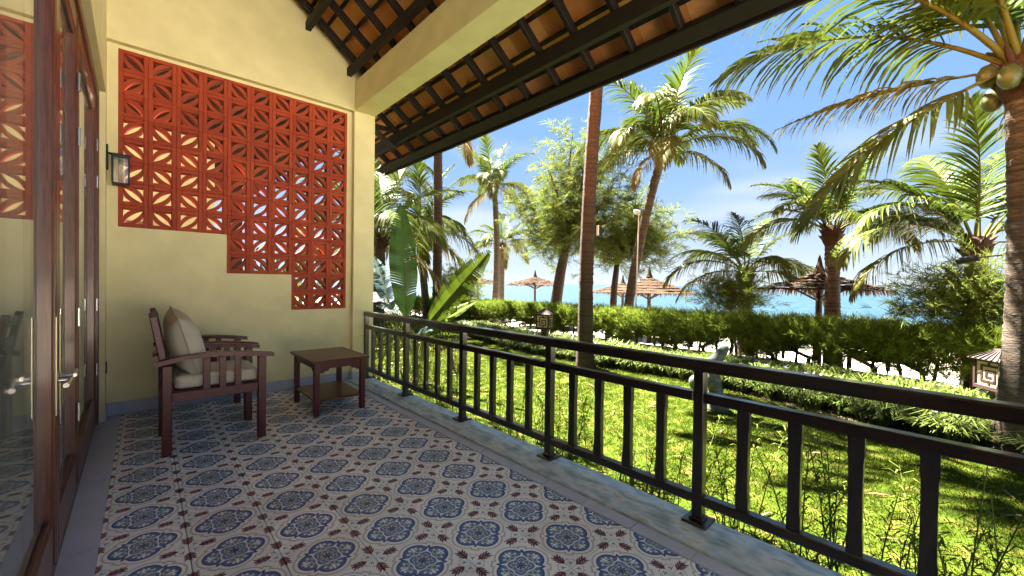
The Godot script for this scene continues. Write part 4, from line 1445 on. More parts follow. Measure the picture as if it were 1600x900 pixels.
func build_hedge() -> void:
	var o := thing("hedge", "long clipped casuarina hedge with bare stems between garden and beach", "hedge")
	var rr := RandomNumberGenerator.new()
	rr.seed = 71
	var f := FastNoiseLite.new(); f.seed = 72; f.frequency = 0.9
	var sp := [spray(73, 22, 0.20, 0.0034, 0.15), spray(74, 22, 0.24, 0.0034, 0.3)]
	var zs: Array = []
	var z := -16.0
	while z < 3.2: zs.append(z); z += rr.randf_range(0.28, 0.5)
	for v in 2:
		var xs: Array = []
		var cs: Array = []
		for k in 10500:
			var zz := rr.randf_range(-17.0, 3.4)
			var top := 0.615 + 0.008 * zz + f.get_noise_2d(zz * 2.0, 3.0) * 0.03
			var low := -0.02 + f.get_noise_1d(zz * 1.4) * 0.55
			var y := lerpf(low, top, pow(rr.randf(), 0.62))
			var x := 8.95 + rr.randf_range(-0.52, 0.52) * (0.55 + 0.45 * smoothstep(low - 0.1, low + 0.3, y))
			var d := Vector3(rr.randf_range(-1, 1), rr.randf_range(-0.2, 1.0), rr.randf_range(-1, 1))
			if y > top - 0.1: d.y = absf(d.y) + 0.6
			d = d.normalized()
			var w := d.cross(Vector3(0.3, 0.2, 0.9)).normalized()
			var s := rr.randf_range(0.7, 1.15)
			xs.append(Transform3D(Basis(d, w.cross(d), w) * s, Vector3(x, y - 0.05, zz)))
			var g := rr.randf_range(0.8, 1.25)
			cs.append(Color(g * 1.15, g * 1.2, g * 0.85))
		many("foliage", sp[v].mesh(M.needle), xs, cs, o)
	for q in zs:
		var b := MB.new()
		var x := 8.95 + rr.randf_range(-0.25, 0.25)
		var h := rr.randf_range(0.55, 0.75)
		var lean := rr.randf_range(-0.18, 0.18)
		b.tube([Vector3(x, GROUND - 0.05, q), Vector3(x + 0.03, GROUND + h * 0.5, q + lean * 0.4), Vector3(x, GROUND + h + 0.15, q + lean)], [0.028, 0.022, 0.012], 6)
		for k in 4:
			var s := Vector3(x + 0.01, GROUND + h * rr.randf_range(0.35, 1.0), q + lean * 0.6)
			var e := s + Vector3(rr.randf_range(-0.25, 0.25), rr.randf_range(0.12, 0.4), rr.randf_range(-0.3, 0.3))
			b.tube([s, s.lerp(e, 0.5) + Vector3(0, 0.03, 0), e], [0.011, 0.008, 0.004], 5)
		part("stem", b, M.treebark, o)

func strap_plant(sd: int, n: int, h: float) -> MB:
	var rr := RandomNumberGenerator.new()
	rr.seed = sd
	var b := MB.new()
	for k in n:
		var g := rr.randf() * TAU
		var d := Vector3(cos(g), 0, sin(g))
		var o := d * rr.randf() * 0.05
		var l := h * rr.randf_range(0.6, 1.1)
		var s := d.cross(Vector3.UP) * rr.randf_range(0.006, 0.011)
		b.tint = lin(0.05, 0.078, 0.016).lerp(lin(0.11, 0.12, 0.034), rr.randf() * 0.6) * rr.randf_range(0.8, 1.2)
		b.ribbon([o, o + d * l * 0.18 + Vector3(0, l * 0.5, 0), o + d * l * 0.5 + Vector3(0, l * 0.75, 0), o + d * l * 0.85 + Vector3(0, l * 0.62, 0)], [s * 0.7, s, s * 0.8, s * 0.1])
	return b

func build_border() -> void:
	var rr := RandomNumberGenerator.new()
	rr.seed = 81
	var ms := [strap_plant(82, 18, 0.32).mesh(M.broad), strap_plant(83, 22, 0.28).mesh(M.broad)]
	for v in 2:
		var xs: Array = []
		var cs: Array = []
		for k in 1500:
			var z := rr.randf_range(-13.0, 1.6)
			var x := edge_x(z) + 0.08 + rr.randf() * (1.5 if z < -2 else 2.1)
			if Vector2(x - 6.12, z + 4.65).length() < 0.28 or Vector2(x - 6.05, z - 0.4).length() < 0.26: continue
			var s := rr.randf_range(0.7, 1.3)
			xs.append(Transform3D(Basis(Vector3.UP, rr.randf() * TAU).scaled(Vector3(s, s, s)), Vector3(x, GROUND - 0.01, z)))
			var g := rr.randf_range(0.75, 1.2)
			cs.append(Color(g, g, g))
		var o := many("border_plants", ms[v], xs, cs)
		tag(o, "strap-leaved border planting along the lawn edge")
	# violet flowers standing above the leaves
	var fm := MB.new()
	for k in 5:
		var g := TAU * k / 5
		var d := Vector3(cos(g), 0.25, sin(g))
		var s := Vector3(-sin(g), 0, cos(g)) * 0.012
		fm.ribbon([Vector3.ZERO, d * 0.016, d * 0.028], [s * 0.3, s, s * 0.5])
	var fx: Array = []
	for k in 60:
		var z := rr.randf_range(-2.6, 0.6)
		fx.append(Transform3D(Basis(Vector3(1, 0, 0), rr.randf_range(-0.5, 0.5)), Vector3(edge_x(z) + 0.15 + rr.randf() * 1.1, GROUND + rr.randf_range(0.2, 0.34), z)))
	many("violet_flowers", fm.mesh(M.flower), fx, [])

func feather_shrub(sd: int) -> Array:
	var rr := RandomNumberGenerator.new()
	rr.seed = sd
	var st := MB.new()
	var lf := MB.new()
	for k in 11:
		var g := rr.randf() * TAU
		var lean := Vector3(cos(g), 0, sin(g)) * rr.randf_range(0.05, 0.32)
		var h := rr.randf_range(0.35, 1.0)
		var o := Vector3(rr.randf_range(-0.12, 0.12), 0, rr.randf_range(-0.2, 0.2))
		var m := o + lean * 0.4 + Vector3(0, h * 0.5, 0)
		var e := o + lean + Vector3(0, h, 0)
		st.tube([o, m, e], [0.005, 0.0035, 0.0018], 5)
		var n := int(h * 50)
		for a in n:
			var t := 0.12 + 0.88 * a / n
			var p := o.lerp(m, t * 2) if t < 0.5 else m.lerp(e, t * 2 - 1)
			var gg := a * 2.4 + rr.randf_range(-0.4, 0.4)
			var d := Vector3(cos(gg), rr.randf_range(0.1, 0.7), sin(gg)).normalized()
			var l := rr.randf_range(0.05, 0.13)
			var s := d.cross(Vector3.UP).normalized() * rr.randf_range(0.003, 0.006)
			lf.tint = lin(0.07, 0.105, 0.016).lerp(lin(0.14, 0.15, 0.034), rr.randf() * 0.7) * rr.randf_range(0.7, 1.2)
			lf.ribbon([p, p + d * l * 0.6, p + d * l + Vector3(0, -l * 0.35, 0)], [s * 0.6, s, s * 0.15])
	return [st, lf]

func build_shrubs() -> void:
	var protos: Array = []
	var rr := RandomNumberGenerator.new()
	rr.seed = 91
	var spots := [[-4.35, 2.75, 0.7, "at the far end near the torn leaf plant"], [-3.85, 2.7, 0.8, "just right of the second railing post"], [-3.35, 2.85, 0.75, "left of the third railing post"], [-2.85, 2.75, 0.85, "right behind the third railing post"], [-2.4, 2.8, 0.9, "between the third and fourth railing posts"], [-2.0, 2.65, 0.8, "just left of the fourth railing post"], [-1.6, 2.75, 0.95, "right of the fourth railing post"], [-1.25, 2.65, 0.8, "middle of the bay left of the nearest post"], [-0.9, 2.75, 0.85, "right behind the nearest railing post"], [-0.55, 2.65, 0.95, "first clump right of the nearest railing post"], [-0.2, 2.75, 0.85, "second clump right of the nearest railing post"], [0.1, 2.6, 0.9, "tall clump at the right behind the widest balusters"], [0.42, 2.75, 0.85, "clump at the right edge of the picture"]]
	for k in spots.size():
		var s: Array = spots[k]
		var at := Vector3(s[1], GROUND, s[0])
		var sc := Vector3(s[2], s[2] * rr.randf_range(0.85, 1.0), s[2])
		var label: String = "feathery fine-leaved shrub outside the railing, " + s[3]
		if k < 4:
			var o := thing("feathery_shrub", label, "shrub", at, "feathery shrubs along the veranda ledge")
			var q := feather_shrub(92 + k)
			part("stems", q[0], M.petiole, o)
			part("leaves", q[1], M.grass, o).set_meta("kind", "stuff")
			o.scale = sc
			protos.append(o)
		else:
			dup(protos[k % 4], "feathery_shrub", label, at, rr.randf() * TAU, sc)

func paddle(base: Vector3, tip: Vector3, face: Vector3, w: float, sag: float, tears: int, sd: int, c0: Color, c1: Color) -> MB:
	# one large paddle leaf with a midrib, side veins as slight ribs, torn along the veins
	var rr := RandomNumberGenerator.new()
	rr.seed = sd
	var b := MB.new()
	var ax := tip - base
	var nrm := (face - ax * face.dot(ax) / ax.length_squared()).normalized()
	var side := ax.normalized().cross(nrm)
	var n := 44
	var mid: Array = []
	for k in n + 1:
		var t := float(k) / n
		mid.append(base + ax * t - nrm * sag * sin(PI * t * 0.5) * t + Vector3(0, -sag * t * t * 0.5, 0))
	b.tint = c1.lerp(lin(0.25, 0.28, 0.09), 0.5)
	var rad: Array = []
	for k in n + 1: rad.append(lerpf(0.012, 0.002, float(k) / n))
	b.tube(mid, rad, 5, false)
	for s in [-1.0, 1.0]:
		var strip: Array = []
		var gap := 0.0
		var twist := 0.0
		for k in n:
			var tear := tears > 0 and rr.randf() < tears / float(n) and k > 2
			if tear: twist = rr.randf_range(-0.5, 0.5); gap = rr.randf_range(0.004, 0.02)
			var q: Array = []
			for e in 2:
				var t := float(k + e) / n
				var prof := w * pow(sin(PI * clampf(pow(t, 0.8) * 0.985 + 0.012, 0, 1)), 0.6)
				var v: Vector3 = (side * s + ax.normalized() * 0.32 + nrm * (0.28 + twist * 0.5) + nrm * 0.06 * sin(k * 0.9)).normalized()
				var m: Vector3 = mid[k + e]
				var sh := ax.normalized() * (gap if e == 0 else 0.0)
				q.append([m, m + v * prof * 0.55 + sh, m + v * prof + sh * 2.0 - nrm * prof * 0.16 + Vector3(0, -absf(twist) * prof * 0.25, 0)])
			gap *= 0.6
			var br := rr.randf_range(0.9, 1.08)
			b.tint = c0 * br
			for m in 2:
				b.quad(q[0][m], q[0][m + 1], q[1][m + 1], q[1][m])
	return b

func build_strelitzia() -> void:
	var base := Vector3(3.25, GROUND, -5.75)
	var o := thing("strelitzia_plant", "tall broad-leaved plant with torn paddle leaves at the end of the railing", "plant", base)
	var green := lin(0.020, 0.040, 0.010)
	var lime := lin(0.085, 0.125, 0.014)
	var blue := lin(0.06, 0.10, 0.10)
	# [leaf base, tip, facing, half width, sag, tears, colours, piece name]
	var specs := [
		[Vector3(3.2, 0.66, -6.0), Vector3(3.2, 2.5, -6.22), Vector3(-0.5, 0.1, 1.0), 0.24, 0.04, 3, green, green * 1.25],
		[Vector3(3.3, 0.62, -5.44), Vector3(3.6, 1.68, -4.42), Vector3(-0.75, 0.1, 0.55), 0.22, 0.04, 13, lime * 0.75, lime],
		[Vector3(3.05, 0.75, -6.2), Vector3(3.0, 1.75, -6.75), Vector3(-0.4, 0.6, 1.0), 0.17, 0.12, 12, blue, green * 1.4],
		[Vector3(3.1, 0.70, -6.1), Vector3(2.85, 1.35, -6.9), Vector3(-0.3, 0.9, 0.8), 0.16, 0.25, 10, blue, blue * 0.8],
		[Vector3(3.3, 0.45, -5.6), Vector3(3.5, 1.12, -5.25), Vector3(-0.9, 0.2, 0.4), 0.14, 0.10, 8, green, green * 1.6],
		[Vector3(3.2, 0.35, -5.75), Vector3(3.3, 0.75, -5.1), Vector3(-0.5, 0.9, 0.4), 0.11, 0.12, 6, blue, lime],
		[Vector3(3.3, 0.50, -5.5), Vector3(3.75, 1.02, -4.95), Vector3(-0.8, 0.6, 0.4), 0.12, 0.08, 5, lime, lime * 0.8]]
	for k in specs.size():
		var s: Array = specs[k]
		var st := MB.new()
		var p0 := Vector3(0.06 * cos(k * 2.1), 0.0, 0.06 * sin(k * 2.1))
		var p1: Vector3 = s[0] - base
		st.tube([p0, p0.lerp(p1, 0.5) + Vector3(0, 0.08, 0), p1], [0.028, 0.020, 0.013], 7)
		part("leaf_stalk", st, M.petiole, o)
		part("leaf", paddle(s[0] - base, s[1] - base, s[2], s[3], s[4], s[5], 200 + k, s[6], s[7]), M.broad, o)

func leaf_bush(sd: int, n: int, r: float) -> MB:
	var rr := RandomNumberGenerator.new()
	rr.seed = sd
	var b := MB.new()
	for k in n:
		var d := Vector3(rr.randfn(), absf(rr.randfn()) * 0.8, rr.randfn()).normalized()
		var p := d * r * pow(rr.randf(), 0.4) * Vector3(1, 0.8, 1)
		var out := (d + Vector3(rr.randf_range(-0.6, 0.6), rr.randf_range(-0.2, 0.6), rr.randf_range(-0.6, 0.6))).normalized()
		var s := out.cross(Vector3(rr.randf(), 1, rr.randf())).normalized() * 0.018
		b.tint = lin(0.06, 0.085, 0.014).lerp(lin(0.13, 0.125, 0.024), rr.randf() * 0.8) * rr.randf_range(0.75, 1.2)
		b.ribbon([p, p + out * 0.045, p + out * 0.085 + Vector3(0, -0.012, 0)], [s * 0.3, s, s * 0.1])
	return b

func build_left_garden() -> void:
	# low shrubs at the foot of the paddle-leaved plant and the greenery seen through the screen
	var rr := RandomNumberGenerator.new()
	rr.seed = 111
	var items := [["yellow green shrub at the foot of the torn leaf plant beside the column", Vector3(2.75, GROUND, -6.2), 0.75], ["second yellow green shrub behind the torn leaf plant", Vector3(3.9, GROUND, -6.9), 0.65], ["tall shrub behind the corner of the neighbouring villa", Vector3(2.0, GROUND, -10.6), 2.6], ["taller shrub farther back between villa and palms", Vector3(3.6, GROUND, -13.4), 3.0], ["low leafy shrub between the first two railing posts from the column", Vector3(2.75, GROUND, -5.1), 0.6], ["leafy shrub right of the torn leaf plant at the lawn corner", Vector3(4.1, GROUND, -5.9), 0.6], ["leafy shrub at the left end of the planting bed", Vector3(5.4, GROUND, -8.3), 0.75], ["dark shrub in the shade left of the lawn", Vector3(4.4, GROUND, -8.6), 0.9], ["round shrub seen through the lower right of the breeze block screen", Vector3(1.6, GROUND, -7.2), 0.9], ["round shrub seen through the middle of the breeze block screen", Vector3(0.75, GROUND, -7.5), 1.3], ["broad shrub seen through the lower left of the breeze block screen", Vector3(-0.3, GROUND, -7.7), 1.5], ["bush at the foot of the low palm far left", Vector3(5.6, GROUND, -12.6), 1.1], ["bush left of the bare palm trunk at the hedge end", Vector3(7.0, GROUND, -13.6), 1.0]]
	var m0 := leaf_bush(112, 900, 1.0).mesh(M.broad)
	var m1 := leaf_bush(113, 1100, 1.0).mesh(M.broad)
	for k in items.size():
		var o := thing("garden_shrub", items[k][0], "shrub", items[k][1])
		var s: float = items[k][2]
		var st := MB.new()
		for a in 5:
			var g := a * 1.3
			st.tube([Vector3(0.04 * cos(g), 0, 0.04 * sin(g)), Vector3(0.3 * cos(g), 0.6, 0.3 * sin(g)) * s], [0.02, 0.008], 5)
		part("stems", st, M.treebark, o)
		var f := obj("foliage", m0 if k % 2 else m1, o, Transform3D(Basis(Vector3.UP, k * 1.7).scaled(Vector3(s * 0.75, s, s * 0.75)), Vector3(0, 0.05, 0)))
		f.set_meta("kind", "stuff")
	# the next villa, whose wall and dark eave show through the screen
	var v := thing("neighbouring_villa", "neighbouring cream villa with a dark eave seen through the breeze blocks", "house")
	var w := MB.new()
	w.bx(Vector3(-9, -0.4, -14.0), Vector3(1.1, 3.845, -9.6))
	part("wall", w, M.paint, v)
	var e := MB.new()
	e.prism(PackedVector2Array([Vector2(-6.5, 3.85), Vector2(-6.5, 4.0), Vector2(-11.8, 6.6), Vector2(-15.4, 4.0), Vector2(-15.4, 3.85)]), -9.8, 2.7, Transform3D(Basis(Vector3(0, 0, 1), Vector3.UP, Vector3(1, 0, 0)), Vector3.ZERO))
	part("roof", e, M.darktile, v)
	for k in 3:
		var p := MB.new()
		p.bx(Vector3(0.9 - k * 1.7, -0.4, -7.0), Vector3(1.1 - k * 1.7, 3.845, -6.8), 0.005)
		part("veranda_post", p, M.roofwood, v)
	var d := MB.new()
	d.bx(Vector3(-0.9, 0.0, -9.6), Vector3(0.2, 2.2, -9.55), 0.01)
	part("door", d, M.doorwood, v)

# ---------------------------------------------------------------- beach and garden objects
func umbrella(label: String, at: Vector3, r: float, rim: float, top: float, square: float, sd: int) -> void:
	# at: foot of the pole; rim, top: heights above the foot
	var o := thing("thatch_umbrella", label, "beach umbrella", at, "thatched beach umbrellas")
	var rr := RandomNumberGenerator.new()
	rr.seed = sd
	var p := MB.new()
	p.tube([Vector3.ZERO, Vector3(0.01, rim * 0.5, 0), Vector3(0, top - 0.1, 0)], [0.075, 0.068, 0.06], 10)
	part("pole", p, M.pole, o)
	var tiers := 6
	for k in tiers:
		var b := MB.new()
		var t0 := float(k) / tiers
		var t1 := float(k + 1) / tiers
		var ns := 56
		var rings := 4
		var k0 := b.v.size()
		for a in rings + 1:
			var t := lerpf(t0 - 0.02, t1 + 0.035, float(a) / rings)
			for s in ns + 1:
				var g := TAU * (s % ns) / ns
				var sq := lerpf(1.0, 1.0 / maxf(absf(cos(g)), absf(sin(g))), square)
				var jag := 1.0
				if a == rings: jag = 1.0 + rr.randf_range(-0.035, 0.02)
				var rad := maxf(r * t * sq * jag, 0.03)
				# steep at the top, flatter outwards
				var y := top - (top - rim) * (0.35 * pow(maxf(t, 0.0), 0.45) + 0.65 * t)
				y += 0.035 * (1.0 - float(a) / rings) * -1.0 + 0.03 + rr.randf_range(-0.014, 0.014)
				b.vert(Vector3(rad * cos(g), y, rad * sin(g)), Vector3.UP)
		for a in rings:
			for s in ns:
				var q := k0 + a * (ns + 1) + s
				var w := q + ns + 1
				b.i.append_array(PackedInt32Array([q, w, q + 1, q + 1, w, w + 1]))
		for s in b.v.size():
			var d := Vector3(b.v[s].x, 0, b.v[s].z).normalized()
			b.n[s] = (d * (top - rim) / r + Vector3.UP + Vector3(rr.randf_range(-0.3, 0.3), 0, rr.randf_range(-0.3, 0.3))).normalized()
		part("thatch_tier", b, M.thatch, o)
	# hanging straw at the rim
	var fr := MB.new()
	for k in 420:
		var g := rr.randf() * TAU
		var sq := lerpf(1.0, 1.0 / maxf(absf(cos(g)), absf(sin(g))), square)
		var d := Vector3(cos(g), 0, sin(g))
		var q := d * r * sq * rr.randf_range(0.93, 1.01) + Vector3(0, rim + 0.015, 0)
		var l := rr.randf_range(0.05, 0.15)
		var s := d.cross(Vector3.UP) * rr.randf_range(0.006, 0.014)
		fr.tint = Color(1, 1, 1) * rr.randf_range(0.6, 1.1)
		fr.ribbon([q, q + d * 0.03 + Vector3(0, -l * 0.6, 0), q + d * 0.03 + Vector3(rr.randf_range(-0.03, 0.03), -l, 0)], [s, s * 0.7, s * 0.1])
	part("straw_fringe", fr, M.straw, o).set_meta("kind", "stuff")
	var fi := MB.new()
	fi.lathe([Vector2(0.13, top - 0.06), Vector2(0.09, top + 0.02), Vector2(0.06, top + 0.12), Vector2(0.035, top + 0.26), Vector2(0.002, top + 0.36)], 10)
	part("finial", fi, M.thatch, o)
	for k in 8:
		var g := TAU * k / 8 + 0.2
		var b := MB.new()
		b.bar(Vector3(0.06 * cos(g), rim - 0.22, 0.06 * sin(g)), Vector3(r * 0.55 * cos(g), lerpf(rim, top, 0.38) - 0.03, r * 0.55 * sin(g)), 0.035, 0.035)
		part("strut", b, M.pole, o)

func lounger(o: Node3D) -> void:
	# low beach lounger, backrest raised at the -x end
	var f := MB.new()
	for s in [-1, 1]:
		f.bx(Vector3(-0.9, 0.26, s * 0.31 - 0.025), Vector3(0.9, 0.32, s * 0.31 + 0.025), 0.005)
	part("frame", f, M.wicker, o)
	var d := MB.new()
	d.bx(Vector3(-0.2, 0.30, -0.28), Vector3(0.9, 0.345, 0.28), 0.012)
	part("deck", d, M.wicker, o)
	var b := MB.new()
	b.bar(Vector3(-0.2, 0.33, 0), Vector3(-0.72, 0.86, 0), 0.58, 0.05, Vector3(0.7, 0.7, 0), 0.012)
	part("backrest", b, M.wicker, o)
	for x in [-0.8, 0.8]:
		for s in [-1, 1]:
			var l := MB.new()
			l.bx(Vector3(x - 0.03, 0.0, s * 0.3 - 0.03), Vector3(x + 0.03, 0.262, s * 0.3 + 0.03), 0.004)
			part("leg", l, M.wicker, o)

func key_lantern(label: String, at: Vector3, turn: float, post_h: float, s: float) -> void:
	# at: foot; box of side s on a short post, greek key panels, hipped roof
	var o := thing("garden_lantern", label, "garden lantern", at, "garden lanterns with key pattern panels", turn)
	var p := MB.new()
	p.bx(Vector3(-0.07, 0, -0.07), Vector3(0.07, post_h - 0.03, 0.07), 0.005)
	part("post", p, M.black, o)
	var h := s * 1.05
	var y0 := post_h
	var a := s / 2
	var fr := MB.new()
	fr.bx(Vector3(-a - 0.015, y0 - 0.03, -a - 0.015), Vector3(a + 0.015, y0 + 0.02, a + 0.015), 0.004)
	fr.bx(Vector3(-a - 0.006, y0 + h - 0.02, -a - 0.006), Vector3(a + 0.006, y0 + h + 0.012, a + 0.006), 0.004)
	for x in [-1, 1]:
		for z in [-1, 1]:
			fr.bx(Vector3(x * a - 0.016, y0 + 0.02, z * a - 0.016), Vector3(x * a + 0.016, y0 + h - 0.02, z * a + 0.016), 0.003)
	part("frame", fr, M.lampwood, o)
	for k in 4:
		var xf := Transform3D(Basis(Vector3.UP, k * PI / 2), Vector3.ZERO)
		var b := MB.new()
		b.box(xf * Transform3D(Basis(), Vector3(0, y0 + h / 2, a - 0.006)), Vector3(a - 0.012, h / 2 - 0.018, 0.004))
		var pn := part("panel", b, M.lamppanel, o)
		var g := MB.new()
		var w := a - 0.012
		var v := h / 2 - 0.018
		var cy := y0 + h / 2
		var t := 0.014 * s / 0.32
		# squared spiral of thin strips, as on the picture's lantern
		var seg := [[-1.0, 0.0, -0.52, 0.0], [-0.52, -0.62, -0.52, 0.68], [-0.52, 0.68, 1.0, 0.68], [-0.52, -0.62, 0.62, -0.62], [0.62, -0.62, 0.62, 0.25], [-0.1, 0.25, 0.62, 0.25], [-0.1, -0.25, -0.1, 0.25], [-0.1, -0.25, 0.25, -0.25], [0.12, 0.68, 0.12, 1.0], [0.12, -1.0, 0.12, -0.62]]
		for q in seg:
			var c := Vector3((q[0] + q[2]) / 2 * w, cy + (q[1] + q[3]) / 2 * v, a + 0.001)
			var hs := Vector3(absf(q[2] - q[0]) / 2 * w + t, absf(q[3] - q[1]) / 2 * v + t, 0.0035)
			g.box(xf * Transform3D(Basis(), c), hs)
		part("key_pattern", g, M.lampwood, pn)
	var r := MB.new()
	var e := a + 0.055
	var yb := y0 + h + 0.012
	for k in 4:
		var bs := Basis(Vector3.UP, k * PI / 2)
		r.quad(bs * Vector3(-e, yb, e), bs * Vector3(e, yb, e), bs * Vector3(e * 0.25, yb + s * 0.36, e * 0.25), bs * Vector3(-e * 0.25, yb + s * 0.36, e * 0.25))
		for m in 6:
			var u := -0.83 + m * 0.333
			r.bar(bs * Vector3(u * e, yb + 0.008, e + 0.004), bs * Vector3(u * e * 0.25, yb + s * 0.36 + 0.004, e * 0.25), 0.012, 0.012)
	r.bx(Vector3(-e, yb - 0.002, -e), Vector3(e, yb + 0.004, e))
	r.bx(Vector3(-e * 0.27, yb + s * 0.36 - 0.01, -e * 0.27), Vector3(e * 0.27, yb + s * 0.36 + 0.02, e * 0.27), 0.004)
	part("roof", r, M.lamproof, o)

# smooth union of tapered capsules, meshed as surface nets
func nets(bones: Array, cell: float, blend: float) -> MB:
	var lo := Vector3.ONE * 1e9
	var hi := -lo
	for b in bones:
		for e in [[b[0], b[2]], [b[1], b[3]]]:
			lo = lo.min(e[0] - Vector3.ONE * (e[1] + cell * 3)); hi = hi.max(e[0] + Vector3.ONE * (e[1] + cell * 3))
	var n := Vector3i(((hi - lo) / cell).ceil()) + Vector3i.ONE
	var f := PackedFloat32Array()
	f.resize(n.x * n.y * n.z)
	var at := func(x: int, y: int, z: int) -> int: return (x * n.y + y) * n.z + z
	for x in n.x:
		for y in n.y:
			for z in n.z:
				var p := lo + Vector3(x, y, z) * cell
				var d := 1e3
				for b in bones:
					var a: Vector3 = b[0]
					var ab: Vector3 = b[1] - a
					var t := clampf((p - a).dot(ab) / maxf(ab.length_squared(), 1e-9), 0, 1)
					var q := (p - a - ab * t).length() - lerpf(b[2], b[3], t)
					var hh := maxf(blend - absf(d - q), 0.0) / blend
					d = minf(d, q) - hh * hh * blend * 0.25
				f[(x * n.y + y) * n.z + z] = d
	var out := MB.new()
	var idx := {}
	for x in n.x - 1:
		for y in n.y - 1:
			for z in n.z - 1:
				var s := Vector3.ZERO
				var cnt := 0
				var c := []
				for k in 8: c.append(f[((x + (k & 1)) * n.y + y + ((k >> 1) & 1)) * n.z + z + (k >> 2)])
				for e in [[0, 1], [2, 3], [4, 5], [6, 7], [0, 2], [1, 3], [4, 6], [5, 7], [0, 4], [1, 5], [2, 6], [3, 7]]:
					var a: float = c[e[0]]
					var b: float = c[e[1]]
					if (a < 0) != (b < 0):
						var t := a / (a - b)
						var pa := Vector3(e[0] & 1, (e[0] >> 1) & 1, e[0] >> 2)
						var pb := Vector3(e[1] & 1, (e[1] >> 1) & 1, e[1] >> 2)
						s += pa.lerp(pb, t); cnt += 1
				if cnt:
					var g := Vector3(c[1] + c[3] + c[5] + c[7] - c[0] - c[2] - c[4] - c[6], c[2] + c[3] + c[6] + c[7] - c[0] - c[1] - c[4] - c[5], c[4] + c[5] + c[6] + c[7] - c[0] - c[1] - c[2] - c[3]).normalized()
					idx[(x * n.y + y) * n.z + z] = out.vert(lo + (Vector3(x, y, z) + s / cnt) * cell, g)
	for x in range(1, n.x - 1):
		for y in range(1, n.y - 1):
			for z in range(1, n.z - 1):
				var a := f[(x * n.y + y) * n.z + z]
				for ax in 3:
					var o := [n.y * n.z, n.z, 1]
					var b := f[(x * n.y + y) * n.z + z + o[ax]]
					if (a < 0) == (b < 0): continue
					var u: int = o[(ax + 1) % 3]
					var w: int = o[(ax + 2) % 3]
					var k := (x * n.y + y) * n.z + z
					var q := [idx.get(k, -1), idx.get(k - u, -1), idx.get(k - u - w, -1), idx.get(k - w, -1)]
					if q.min() < 0: continue
					if a >= 0: out.i.append_array(PackedInt32Array([q[0], q[1], q[2], q[0], q[2], q[3]]))
					else: out.i.append_array(PackedInt32Array([q[0], q[2], q[1], q[0], q[3], q[2]]))
	return out

